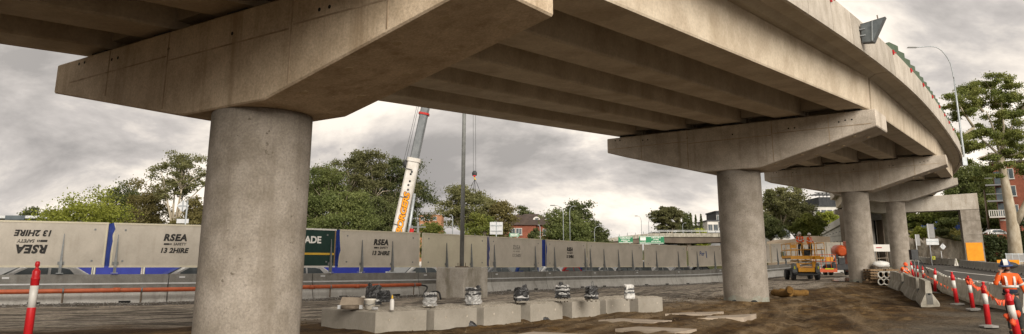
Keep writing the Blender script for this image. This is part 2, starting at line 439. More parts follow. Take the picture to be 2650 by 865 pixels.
def bar_u(u):
    """station on the barrier seen at image column u"""
    lo, hi = 0, bar_line.L
    for _ in range(50):
        m = (lo + hi) / 2; p, _d = bar_line.at(m)
        if proj((p.x, p.y, .5))[0] < u: lo = m
        else: hi = m
    return lo
class Pier: pass
PIERS = []
for c, az, top, bot, e in (((-20.7, -3.5), 43, 4.95, 3.1, 0), ((-4.95, 14.65), 35, 6.02, 4.21, 0), ((9.6, 33.9), 36, 7.38, 5.44, .004),
                           ((24.8, 57.5), 31, 8.78, 6.75, .036), ((39.7, 82.4), 27, 10.0, 8.05, .04), ((50.3, 106.2), 22, 10.35, 8.45, .04), ((58.2, 128.5), 16, 10.9, 9.0, .04)):
    p = Pier(); p.c = Vector(c); p.az = R(az); p.top = top; p.bot = bot; p.e = e
    p.b = Vector((math.sin(p.az), math.cos(p.az))); p.a = Vector((math.cos(p.az), -math.sin(p.az))); PIERS.append(p)
axis = Line([Vector((*p[:2], 0)) for p in catmull([Vector((*p.c, 0)) for p in PIERS] + [Vector((63.5, 150, 0)), Vector((66, 175, 0))], 10)])
PS = [axis.dist(*p.c)[1] for p in PIERS]
def along(s):
    for i in range(len(PS) - 1):
        if s <= PS[i + 1] or i == len(PS) - 2:
            t = (s - PS[i]) / (PS[i + 1] - PS[i]); a, b = PIERS[i], PIERS[i + 1]
            return a.top + (b.top - a.top) * t, a.e + (b.e - a.e) * min(1, t)
def deck_pt(s, o, h):
    p, d = axis.at(s); z, e = along(s); return Vector((p.x + d.y * o, p.y - d.x * o, z + .15 + e * o + h))

# ---- ground: one sheet, fine near the site
def spaced(brk):
    o = []
    for a, b, st in brk:
        n = max(1, round((b - a) / st)); o += [a + (b - a) * i / n for i in range(n)]
    o.append(brk[-1][1]); return o
gx = spaced([(-4000, -600, 1100), (-600, -100, 100), (-100, -34, 11), (-34, -14, 1.), (-14, -6, .5), (-6, 15, .16), (15, 26, .4), (26, 80, 1.5), (80, 200, 15), (200, 600, 100), (600, 4000, 1100)])
gy = spaced([(-400, -20, 60), (-20, 6, 3), (6, 12, 1), (12, 16, .4), (16, 40, .16), (40, 50, .4), (50, 90, 1.), (90, 200, 6), (200, 700, 100), (700, 4500, 900)])
GX, GY = np.meshgrid(np.array(gx), np.array(gy)); GX, GY = GX.ravel(), GY.ravel()
def dist_np(line, X, Y):
    P = np.array([p[:2] for p in line.p]); best = np.full(len(X), 1e9); sg = np.zeros(len(X)); st = np.zeros(len(X))
    for i in range(len(P) - 1):
        d = P[i + 1] - P[i]; l2 = d @ d; t = np.clip(((X - P[i, 0]) * d[0] + (Y - P[i, 1]) * d[1]) / l2, 0, 1)
        wx, wy = X - P[i, 0] - d[0] * t, Y - P[i, 1] - d[1] * t; k = np.hypot(wx, wy); m_ = k < best
        best[m_] = k[m_]; sg[m_] = np.copysign(k, d[1] * wx - d[0] * wy)[m_]; st[m_] = (line.s[i] + t * math.sqrt(l2))[m_]
    return sg, st
DB, SB = dist_np(bar_line, GX, GY); DA, SA = dist_np(axis, GX, GY)
TRK = [Line([Vector((p.x, p.y, 0)) for p in catmull([ground(*q) for q in pts], 8)]) for pts in (
    [(1640, 905), (1900, 838), (2080, 800), (2240, 770), (2330, 752)], [(2250, 905), (2160, 835), (2080, 795), (2000, 765), (1990, 745)], [(900, 900), (1300, 850), (1700, 806), (1850, 790), (2000, 752)])]
TR = np.full(len(GX), 9.)
for ln in TRK:
    q, _ = dist_np(ln, GX, GY); TR = np.minimum(TR, np.abs(np.abs(q) - .92))
V = []; A1 = list(DB); A2 = list(DA); A3 = list(np.exp(-(TR / .26) ** 2))
for i in range(len(GX)):
    x, y = float(GX[i]), float(GY[i]); z = gz(x, y)
    if -90 < x < 90 and -15 < y < 140:
        db, sb, da, sa = DB[i], SB[i], DA[i], SA[i]; rp = min((x - p.c.x) ** 2 + (y - p.c.y) ** 2 for p in PIERS) ** .5
        w = sm(.8, 3, abs(db)) * sm(1.15, 2.2, rp) * (1 - sm(60, 90, y))
        q = noise.noise(Vector((da * .9, sa * .12, 3))) * .05 + noise.noise(Vector((x * .8, y * .8, 7))) * .04 + noise.noise(Vector((x * 2.1, y * 2.1, 1))) * .03 + noise.noise(Vector((x * 5, y * 5, 2))) * .018
        q += -.045 * math.exp(-(TR[i] / .16) ** 2) + .028 * math.exp(-((TR[i] - .32) / .13) ** 2)
        z += w * (q - .03) + .07 * math.exp(-((rp - .95) / .4) ** 2) * (.7 + .5 * noise.noise(Vector((x * 1.5, y * 1.5, 5))))
        z += .17 * math.exp(-((db - 1.7) / .55) ** 2) * (.55 + .45 * noise.noise(Vector((sb * .5, 2, 0)))) * (1 if sb < 75 else 0)
    V.append((x, y, z))
nx = len(gx)
ZG = np.array([v[2] for v in V]).reshape(len(gy), nx)
def ground_z(x, y):
    i = min(max(int(np.searchsorted(gx, x)) - 1, 0), nx - 2); j = min(max(int(np.searchsorted(gy, y)) - 1, 0), len(gy) - 2)
    fx, fy = (x - gx[i]) / (gx[i + 1] - gx[i]), (y - gy[j]) / (gy[j + 1] - gy[j])
    return float((ZG[j, i] * (1 - fx) + ZG[j, i + 1] * fx) * (1 - fy) + (ZG[j + 1, i] * (1 - fx) + ZG[j + 1, i + 1] * fx) * fy)
Fg = [(j * nx + i, j * nx + i + 1, (j + 1) * nx + i + 1, (j + 1) * nx + i) for j in range(len(gy) - 1) for i in range(nx - 1)]
me = bpy.data.meshes.new('ground'); me.from_pydata(V, [], Fg)
for nme, dat in (('d_bar', A1), ('d_axis', A2), ('track', A3)):
    at_ = me.attributes.new(nme, 'FLOAT', 'POINT'); at_.data.foreach_set('value', dat)
me.polygons.foreach_set('use_smooth', [True] * len(Fg))
def ground_material():
    m = bpy.data.materials.new('ground_dirt'); t = nodes_of(m); N = t.nodes; L = t.links
    o = N.new('ShaderNodeOutputMaterial'); b = N.new('ShaderNodeBsdfPrincipled'); b.inputs['Roughness'].default_value = .95
    b.inputs['Specular IOR Level'].default_value = .15; L.new(b.outputs[0], o.inputs[0])
    geo = N.new('ShaderNodeNewGeometry')
    def attr(n): a = N.new('ShaderNodeAttribute'); a.attribute_name = n; return a.outputs['Fac']
    db, da = attr('d_bar'), attr('d_axis')
    def nz(vec, s, d=5, r=.6):
        n = N.new('ShaderNodeTexNoise'); L.new(vec, n.inputs['Vector']); n.inputs['Scale'].default_value = s
        n.inputs['Detail'].default_value = d; n.inputs['Roughness'].default_value = r; return n.outputs[0]
    def math_(op, a, c):
        n = N.new('ShaderNodeMath'); n.operation = op
        for i, q in enumerate((a, c)):
            if isinstance(q, (int, float)): n.inputs[i].default_value = q
            else: L.new(q, n.inputs[i])
        return n.outputs[0]
    def mr(v, a, c, lo=0, hi=1):
        n = N.new('ShaderNodeMapRange'); n.interpolation_type = 'SMOOTHSTEP'; L.new(v, n.inputs[0]); n.inputs[1].default_value = a; n.inputs[2].default_value = c
        n.inputs[3].default_value = lo; n.inputs[4].default_value = hi; return n.outputs[0]
    def ramp(v, *st):
        r = N.new('ShaderNodeValToRGB'); L.new(v, r.inputs[0]); e = r.color_ramp.elements
        e[0].position, e[0].color = st[0][0], (*st[0][1], 1); e[1].position, e[1].color = st[-1][0], (*st[-1][1], 1)
        for p, c in st[1:-1]: q = e.new(p); q.color = (*c, 1)
        return r.outputs[0]
    def mix(f, a, c, mode='MIX'):
        x = N.new('ShaderNodeMixRGB'); x.blend_type = mode
        if isinstance(f, (int, float)): x.inputs[0].default_value = f
        else: L.new(f, x.inputs[0])
        L.new(a, x.inputs[1]); L.new(c, x.inputs[2]); return x.outputs[0]
    pos = geo.outputs['Position']
    def comb(a, s1, c, s2):
        n = N.new('ShaderNodeCombineXYZ'); L.new(math_('MULTIPLY', a, s1), n.inputs[0]); L.new(math_('MULTIPLY', c, s2), n.inputs[1]); return n.outputs[0]
    sp = N.new('ShaderNodeSeparateXYZ'); L.new(pos, sp.inputs[0])
    lane = comb(db, 1.25, math_('ADD', sp.outputs[0], sp.outputs[1]), .11)
    rut = comb(da, 1.0, math_('ADD', sp.outputs[0], sp.outputs[1]), .30)
    wob = math_('MULTIPLY', math_('SUBTRACT', nz(pos, .22, 4), .5), 7)
    # graded haul road: grey-brown with wheel lanes along the barrier
    haul = ramp(nz(lane, 1, 6, .65), (.36, (.075, .066, .056)), (.45, (.16, .142, .12)), (.51, (.38, .335, .28)), (.56, (.19, .168, .14)), (.63, (.07, .060, .050)))
    soil = ramp(nz(rut, 1.1, 6, .65), (.30, (.024, .012, .003)), (.46, (.058, .032, .010)), (.58, (.115, .070, .026)), (.70, (.24, .165, .08)))
    seal = ramp(nz(pos, .5, 7, .7), (.3, (.062, .054, .044)), (.55, (.115, .099, .078)), (.72, (.20, .165, .12)))
    patches = ramp(nz(pos, .33, 5, .65), (.42, (.55, .52, .48)), (.62, (1.15, 1.12, 1.05)))
    soil = mix(.75, soil, patches, 'MULTIPLY')
    adb = math_('ADD', db, wob)
    c = mix(mr(adb, 11.5, 15), haul, soil)                                    # beyond ~9 m of the barrier: soil under the deck
    c = mix(mr(math_('ADD', da, math_('MULTIPLY', wob, 1.0)), 5.5, 9.5), c, seal)   # right of the deck: sealed working pad
    track = ramp(nz(comb(math_('ADD', da, math_('MULTIPLY', sp.outputs[1], .28)), 1.3, sp.outputs[1], .06), 1, 4), (.50, (0, 0, 0)), (.63, (1, 1, 1)))
    dust = N.new('ShaderNodeRGB'); dust.outputs[0].default_value = (.21, .155, .095, 1)
    c = mix(math_('MULTIPLY', math_('MULTIPLY', track, .55), math_('MULTIPLY', mr(da, -3, 0), mr(da, 9, 5))), c, dust.outputs[0])
    tk = attr('track'); c = mix(math_('MULTIPLY', math_('MULTIPLY', tk, .75), mr(nz(pos, .9, 5, .7), .38, .62)), c, dust.outputs[0])
    wr = math_('MULTIPLY', mr(math_('ADD', db, math_('MULTIPLY', wob, .06)), 2.5, 2.1), mr(math_('ADD', db, math_('MULTIPLY', wob, .06)), 1.0, 1.35))
    wc = ramp(nz(pos, 17, 3, .7), (.42, (.035, .031, .028)), (.60, (.11, .10, .088)), (.70, (.45, .42, .38)))
    c = mix(math_('MULTIPLY', wr, .85), c, wc)
    far = N.new('ShaderNodeRGB'); far.outputs[0].default_value = (.09, .10, .035, 1)
    c = mix(mr(db, -13, -16), c, far.outputs[0])
    g = ramp(nz(pos, 9, 8, .8), (.32, (.40, .38, .35)), (.68, (1.6, 1.57, 1.5)))
    c = mix(.9, c, g, 'MULTIPLY')
    st = ramp(nz(pos, 46, 2, .6), (.70, (0, 0, 0)), (.75, (1, 1, 1))); stc = N.new('ShaderNodeRGB'); stc.outputs[0].default_value = (.30, .27, .22, 1)
    c = mix(math_('MULTIPLY', st, .6), c, stc.outputs[0])
    L.new(c, b.inputs['Base Color'])
    bp = N.new('ShaderNodeBump'); bp.inputs['Strength'].default_value = .9; bp.inputs['Distance'].default_value = .09
    L.new(math_('ADD', nz(pos, 7, 8, .7), math_('MULTIPLY', nz(rut, 3, 4), .6)), bp.inputs['Height']); L.new(bp.outputs[0], b.inputs['Normal'])
    return m
MATS['ground_dirt'] = ground_material()
tag(put('ground', me, 'ground_dirt'), kind='structure')

def ribbon(name, m, line_pts, w0, w1, lift, kind='structure', parent=None, follow=True):
    """flat strip following a plan line, from offset w0 to w1 to the right"""
    ln = Line([Vector((*p[:2], 0)) for p in line_pts]); n = max(2, int(ln.L / .8)); k = max(1, int(abs(w1 - w0) / 1.5)); mb = MB(); V = []; F = []
    for i in range(n + 1):
        p, d = ln.at(ln.L * i / n)
        for j in range(k + 1):
            o = w0 + (w1 - w0) * j / k; x, y = p.x + d.y * o, p.y - d.x * o; V.append((x, y, gz(x, y) + lift))
    for i in range(n):
        for j in range(k): a = i * (k + 1) + j; F.append((a, a + 1, a + k + 2, a + k + 1))
    mb.add(V, F); o = mb.build(name, m, parent)
    if parent is None: tag(o, kind=kind)
    return o
# freeway behind the temporary barrier
ribbon('freeway', 'asphalt', [p for p in bar_line.p], -14.5, -.9, .02)
for i, o in enumerate((-5.2, -8.8)):
    f0 = 2.
    while f0 < bar_line.L - 4:
        seg = [bar_line.at(f0 + q)[0] for q in (0, 1, 2, 3)]; ribbon('lane_marking', 'marking_white', seg, o, o + .14, .026); f0 += 9

# ---- bridge piers
def crosshead(p, half=6.0, w=1.92, endh=.68, flat=1.27, right=None, hr=None):
    prof = []
    hr = right or hr or half
    T = lambda o: p.top + p.e * o
    bl = lambda o: p.bot + p.e * .3 * o
    prof = [(-half, T(-half)), (-half, T(-half) - endh), (-flat, bl(-flat)), (flat, bl(flat)), (hr, T(hr) - endh), (hr, T(hr))]
    if right: prof = [(-half, T(-half)), (-half, T(-half) - endh), (-flat, p.bot), (hr, p.bot + .25), (hr, T(hr))]
    mb = MB(); secs = []
    for k in (-w / 2, w / 2): secs.append([(p.a.x * o + p.b.x * k, p.a.y * o + p.b.y * k, z) for o, z in prof])
    return mb.loft(secs)
LAB = {1: 'nearest bridge pier, huge round concrete column under a wide hammerhead crosshead', 2: 'second bridge pier, round column with green-stained foot beside the brown coir logs',
       3: 'third bridge pier, round column beside the stacked concrete pipes', 4: 'fourth bridge pier, narrow-looking round column behind the crouching worker',
       5: 'concrete portal frame with squared right leg carrying an orange board', 6: 'farthest bridge pier, round column and haunched crosshead beyond the portal frame',
       0: 'bridge pier of the approach span left of the camera'}
for i, p in enumerate(PIERS):
    g = gz(*p.c); t = thing('bridge_pier' if i != 5 else 'portal_frame', LAB[i], 'bridge pier', (p.c.x, p.c.y, 0), 0, 'piers carrying the curved viaduct')
    cw = 1.92
    if i == 5:
        crosshead(p, right=10.5, w=2.1).build('crosshead', 'crosshead_pale', t, bevel=.03)
        q = p.a * 9.4; z0 = gz(*(p.c + q))
        leg = MB()
        for k, (za, zb) in enumerate(((z0 - .3, 3.4), (3.4, 5.4), (5.4, 7.2), (7.2, p.bot + .22))):
            leg.box((q.x, q.y, (za + zb) / 2 + .004), (2.2 - .004 * k, 2.0 - .004 * k, zb - za - .012), -p.az)
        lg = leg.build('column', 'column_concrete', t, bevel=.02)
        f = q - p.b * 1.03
        MB().box((f.x, f.y, z0 + 1.75), (1.9, .05, 2.3), -p.az).build('orange_board', 'sign_orange', t)
    else: crosshead(p, half={1: 6.6, 3: 6.25}.get(i, 6.0), w=cw, hr={1: 6.05}.get(i)).build('crosshead', 'crosshead_concrete' if i < 2 else ('crosshead_grey' if i < 4 else 'crosshead_pale'), t, bevel=.03)
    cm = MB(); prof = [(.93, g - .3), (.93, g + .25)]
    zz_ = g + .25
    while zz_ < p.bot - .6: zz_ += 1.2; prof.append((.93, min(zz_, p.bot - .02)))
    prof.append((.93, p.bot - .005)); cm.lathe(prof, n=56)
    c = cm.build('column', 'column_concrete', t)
    for o in (-5.1, -2.55, 0, 2.55, 5.1):
        for k in (-.55, .55):
            c_ = p.a * o + p.b * k; MB().box((c_.x, c_.y, p.top + p.e * o + .075), (.6, .45, .146), -p.az).build('bearing', 'machine_dark', t)
    if i in (1, 2, 3):
        zc = (p.top + p.bot) / 2
        for o, dz in ((-5.55, .22), (-5.3, .22), (-4.1, .42), (-3.85, .42), (-1.9, .62), (.2, .7), (2.6, .7), (2.85, .7), (4.6, .62), (4.85, .55), (5.1, .55)):
            c_ = p.a * o - p.b * (cw / 2 + .004); mb = MB(); mb.tube([(c_.x, c_.y, p.top + p.e * o - dz * .6), tuple(Vector((c_.x, c_.y, p.top + p.e * o - dz * .6)) + Vector((p.b.x, p.b.y, 0)) * .03)], .035, 10)
            mb.build('tie_hole', 'recess_dark', t)
    if i in (1, 2, 3):          # formwork seams on the near face, patched tie holes under the right haunch
        fr = -p.b * (cw / 2 + .003); ra = -p.az
        for o in (-4.2, -1.9, 1.9, 4.2):
            zl = (p.bot if abs(o) < 1.27 else p.bot + (p.top - .68 - p.bot) * (abs(o) - 1.27) / 4.73) + .06; zh = p.top + p.e * o - .04; c_ = p.a * o + fr
            MB().box((c_.x, c_.y, (zl + zh) / 2), (.03, .008, zh - zl), ra).build('form_seam', 'form_seam', t)
        for o0_, o1_, dz in ((-5.9, -1.95, .52), (-1.85, 1.85, .62), (1.95, 5.8, .56)):
            a_, b_ = p.a * o0_ + fr, p.a * o1_ + fr; MB().bar((a_.x, a_.y, p.top + p.e * o0_ - dz), (b_.x, b_.y, p.top + p.e * o1_ - dz), .008, .028).build('form_seam', 'form_seam', t)
        for o in (2.0, 3.1, 4.2, 5.2):
            for k in (-.55, .5):
                z = p.bot + (p.top - .68 - p.bot) * (o - 1.27) / 4.76; c_ = p.a * (o + k * .3) + p.b * k; zz_ = p.bot + (p.top - .68 - p.bot) * (o + k * .3 - 1.27) / 4.76
                o_ = MB().lathe([(.075, -.008), (.085, .02)], n=12).build('tie_patch', 'tie_patch', t, (c_.x, c_.y, zz_)); o_.rotation_euler = Euler((0, -math.atan2(p.top - .68 - p.bot, 4.73), -p.az)).to_matrix().to_euler()
    if i in (2, 3):
        mb = MB(); Vr = []
        for z, k in ((-.2, 0), (.1, 0), (.22, 1)):
            for q in range(56): a = 2 * math.pi * q / 56; Vr.append((math.cos(a) * (.934 if k == 0 else .9325), math.sin(a) * (.934 if k == 0 else .9325), g + z + k * .16 * noise.noise(Vector((math.cos(a) * 2.2, math.sin(a) * 2.2, i)))))
        mb.add(Vr, [(r_ * 56 + q, r_ * 56 + (q + 1) % 56, (r_ + 1) * 56 + (q + 1) % 56, (r_ + 1) * 56 + q) for r_ in range(2) for q in range(56)], True); mb.build('curing_band', 'curing_green', t)
        for a in (-.5, .35):
            x, y = math.sin(a - .3) * .93, -math.cos(a - .3) * .93
            mb = MB(); mb.sphere((x, y, g - .02), .17, 10, 6, (1, .5, .8)); mb.build('lifting_recess', 'recess_dark', t)

# ---- superstructure
deck = thing('bridge_deck', 'curved concrete viaduct deck on five girders with panelled parapets', 'bridge')
OFF = (-5.1, -2.55, 0, 2.55, 5.1)
for i in range(len(PIERS) - 1):
    a, b = PIERS[i], PIERS[i + 1]
    for o in OFF:
        A = Vector((*(a.c + a.a * o + a.b * .12), a.top + a.e * o + .15)); B = Vector((*(b.c + b.a * o - b.b * .12), b.top + b.e * o + .15))
        d = (B - A); rt = Vector((d.y, -d.x, 0)).normalized(); n = 6; secs = []
        for k in range(n + 1):
            q = A.lerp(B, k / n); secs.append([q + rt * x + Vector((0, 0, z)) for x, z in ((-.53, 0), (.53, 0), (.55, .05), (.60, 1.5), (-.60, 1.5), (-.55, .05))])
        MB().loft(secs).build('girder', 'girder_concrete', deck, bevel=.0)
    for p, sg in ((a, 1), (b, -1)):
        for o in (-3.825, -1.275, 1.275, 3.825):
            c_ = p.c + p.a * o + p.b * (sg * .62)
            MB().box((c_.x, c_.y, p.top + p.e * o + .15 + .78), (1.42, .34, 1.3), -p.az).build('diaphragm', 'slab_concrete', deck)
def sweep(sec, s0, s1, st, gap=0):
    n = max(1, round((s1 - s0) / st)); return [[deck_pt(s0 + (s1 - s0) * k / n, o, h) for o, h in sec] for k in range(n + 1)]
HALF = [(0, 1.505), (5.4, 1.505), (5.4, 1.33), (5.69, 1.33), (5.92, 1.47), (6.36, 1.50), (6.36, 1.6), (6.42, 1.61), (6.42, 1.76)]
SLAB = [(-o, h) for o, h in reversed(HALF)][:-1] + HALF
for i in range(len(PS) - 1):
    MB().loft(sweep(SLAB, PS[i] + (.012), PS[i + 1] - .012, 2.0)).build('deck_slab', 'slab_concrete', deck)
PL = 2.42
for sgn in (1, -1):
    s = PS[0] + .3; k = 0
    while s + PL < PS[-1]:
        sec = [(sgn * o, h) for o, h in ((6.425, 1.42), (6.59, 1.37), (6.605, 1.5), (6.57, 2.50), (6.55, 2.52), (6.40, 2.52), (6.35, 1.77), (6.425, 1.77))]
        o = MB().loft(sweep(sec, s + .02, s + PL - .02, 1.2)).build('parapet_panel', 'parapet_concrete', deck)
        if sgn > 0 and k % 2 == 1 and PS[1] + 8 < s < PS[3] + 6:
            q = deck_pt(s + PL, 6.61, 2.38); mb = MB(); mb.box(q, (.05, .05, .20), rz=.5); mb.bar(q + Vector((0, 0, .02)), deck_pt(s + PL + .2, 6.67, 2.37), .035); mb.bar(q + Vector((0, 0, .06)), deck_pt(s + PL - .02, 6.4, 2.52), .035)
            mb.build('red_clamp', 'bollard_red', deck)
        s += PL; k += 1
# ================================================================ site furniture on the left
def bar_frame(s):
    p, d = bar_line.at(s); return p, d, Vector((d.y, -d.x, 0))         # point, travel, right (towards the camera)
BPROF = [(.30, 0), (.30, .08), (.20, .36), (.155, .56), (.13, .60), (.125, 1.11), (-.125, 1.11), (-.13, .6), (-.30, .08), (-.30, 0)]
s = 0.; i = 0; SEG = 6.0
while s + SEG < bar_line.L - .5:
    p, d, r = bar_frame(s); q, d2, r2 = bar_frame(s + SEG)
    g0, g1 = gz(p.x, p.y), gz(q.x, q.y)
    u0, u1 = proj((p.x, p.y, .8))[0], proj((q.x, q.y, .8))[0]
    t = thing('road_barrier', 'placeholder', 'barrier', (p.x, p.y, g0), 0, 'concrete barriers lining the freeway')
    A = p + d * .02 - p; B = (q - p) - d2 * .02
    def sec(o, rr, dz, prof): return [o + rr * x + Vector((0, 0, z + dz)) for x, z in prof]
    low = [c for c in BPROF if c[1] <= .56]; 
    n = 4; secs = []
    for k in range(n + 1):
        w, dd, rr = bar_frame(s + .02 + (SEG - .04) * k / n); secs.append(sec(w - p, rr, g0 * -1 + gz(w.x, w.y) - .03, [(.30, 0), (.30, .08), (.19, .40), (.16, .58), (-.16, .58), (-.19, .4), (-.30, .08), (-.30, 0)]))
    MB().loft(secs).build('barrier_foot', 'barrier_light', t)
    secs = []; ledge = []
    for k in range(n + 1):
        w, dd, rr = bar_frame(s + .02 + (SEG - .04) * k / n); h = gz(w.x, w.y) - g0 - .03
        secs.append(sec(w - p, rr, h, [(.155, .58), (.155, .74), (.135, .76), (.125, 1.13), (-.125, 1.13), (-.135, .76), (-.155, .58)]))
        ledge.append(sec(w - p, rr, h, [(.158, .735), (.178, .75), (.178, .785), (.134, .80), (.130, .735)]))
    MB().loft(secs).build('barrier_wall', 'barrier_concrete', t)
    MB().loft(ledge).build('ledge', 'light_metal', t)
    for f in (.25, .75):
        w, dd, rr = bar_frame(s + SEG * f); c = w - p + rr * .285; MB().box((c.x, c.y, .045), (.42, .06, .12), math.atan2(dd.y, dd.x)).build('fork_slot', 'recess_dark', t)
    w, dd, rr = bar_frame(s + .5); c = w - p + rr * .14; MB().box((c.x, c.y, .98), (.22, .012, .07), math.atan2(dd.y, dd.x)).build('asset_plate', 'light_metal', t)
    um = (u0 + u1) / 2
    t['label'] = ('grey concrete freeway barrier segment %d from the left edge, below the pale screens' % (i + 1))
    s += SEG; i += 1
# distinct wording for the barrier run
ORD = ['first', 'second', 'third', 'fourth', 'fifth', 'sixth', 'seventh', 'eighth', 'ninth', 'tenth', 'eleventh', 'twelfth', 'thirteenth', 'fourteenth', 'fifteenth', 'sixteenth', 'seventeenth', 'eighteenth', 'nineteenth', 'twentieth']
bars = [o for o in col.objects if o.name.startswith('road_barrier')]
for k, o in enumerate(bars): o['label'] = '%s concrete freeway barrier counted from the left, two-tone with pale ledge' % ORD[k]

# ---- anti-glare screens on the barrier
def stencil(parent, org, ex, ez, nrm, flip=False, m='stencil_black', sc=1.0):
    """RSEA / SAFETY / 13 2HIRE lettering lying on a panel face; ex along the panel, ez up"""
    rows = [('RSEA', .36, .27, .18, .019, 1.12), ('SAFETY', .145, .02, .18, .003, 1.0), ('13 2HIRE', .265, -.24, .18, .012, 1.03)]
    for body, size, dz, sh, bold, spc in rows:
        tm = text_mesh(body, size * sc, sh, bold * sc, .003, spacing=spc)
        off = Vector((.19 * sc if body == 'SAFETY' else 0, dz * sc, 0))
        tm.transform(Matrix.Translation(off))
        if flip: tm.transform(Matrix.Rotation(math.pi, 4, 'Z'))
        f = Matrix((ex, ez, nrm)).transposed().to_4x4(); f.translation = org + nrm * .006
        tm.transform(f); put('stencil_lettering', tm, m, parent)
    mb = MB(); sg = -1 if flip else 1
    for k, (x0, x1) in enumerate(((-.40, -.20), (-.185, -.155), (-.14, -.11))):
        P = [org + ex * (sg * (x + (z * .15))) * sc + ez * (sg * (.02 + z)) * sc + nrm * .007 for x, z in ((x0, -.035), (x1, -.035), (x1, .035), (x0, .035))]
        mb.add([tuple(q) for q in P], [(0, 1, 2, 3)])
    mb.build('stencil_stripe', m, parent)
# image columns of the panel ends (survey), kind and text
SCR = [(-420, -70, 'screen_panel', None, [-300, -160]), (-66, 262, 'screen_panel', 'flip', [148]), (274, 560, 'screen_panel', 'rsea', [290]), (566, 735, 'screen_panel', None, [600, 700]),
       (739, 862, 'screen_green', 'banner', [849]), (870, 1082, 'screen_panel', 'rsea', [932, 1012]), (1089, 1258, 'screen_cream', None, [1153, 1217]),
       (1262, 1401, 'screen_panel', 'faded', [1276, 1383]), (1412, 1518, 'screen_panel', 'rsea', [1432, 1512]), (1521, 1663, 'screen_panel', None, [1526, 1560, 1597, 1634]),
       (1669, 1778, 'screen_panel', None, [1697, 1754]), (1784, 1872, 'screen_panel', 'pier', [1804, 1849]), (1876, 1935, 'screen_panel', None, [1890, 1920]), (1938, 1996, 'screen_panel', None, [1950, 1980]),
       (2000, 2050, 'screen_panel', 'mark', [2014, 2034]), (2053, 2098, 'screen_panel', None, [2066, 2086]), (2101, 2142, 'screen_panel', None, [2112, 2130]), (2145, 2180, 'screen_panel', None, [2155, 2170]), (2183, 2215, 'screen_panel', None, [2195])]
SLAB_L = ['pale screen panel off the left edge', 'pale screen panel with upside-down RSEA lettering at the far left', 'pale screen panel with RSEA lettering left of the nearest column', 'plain pale screen panel hidden behind the nearest column',
          'dark green banner screen with white RADE lettering and yellow stripe', 'pale screen panel with sharp black RSEA lettering right of the green banner', 'plain cream screen panel behind the tall grey pole',
          'pale screen panel with faded ghostly RSEA lettering', 'pale screen panel with small RSEA lettering beside a blue joint', 'plain grey screen panel carrying four dark brackets', 'plain screen panel below the large green road sign',
          'screen panel with blue handwritten scrawl beside the second pier', 'screen panel behind the left half of the second column', 'screen panel behind the right half of the second column', 'screen panel with small green mark left of the yellow lift',
          'screen panel behind the yellow scissor lift', 'screen panel just right of the yellow scissor lift', 'screen panel behind the orange machinery', 'last screen panel behind the third column']
Z0, Z1 = 1.36, 3.08
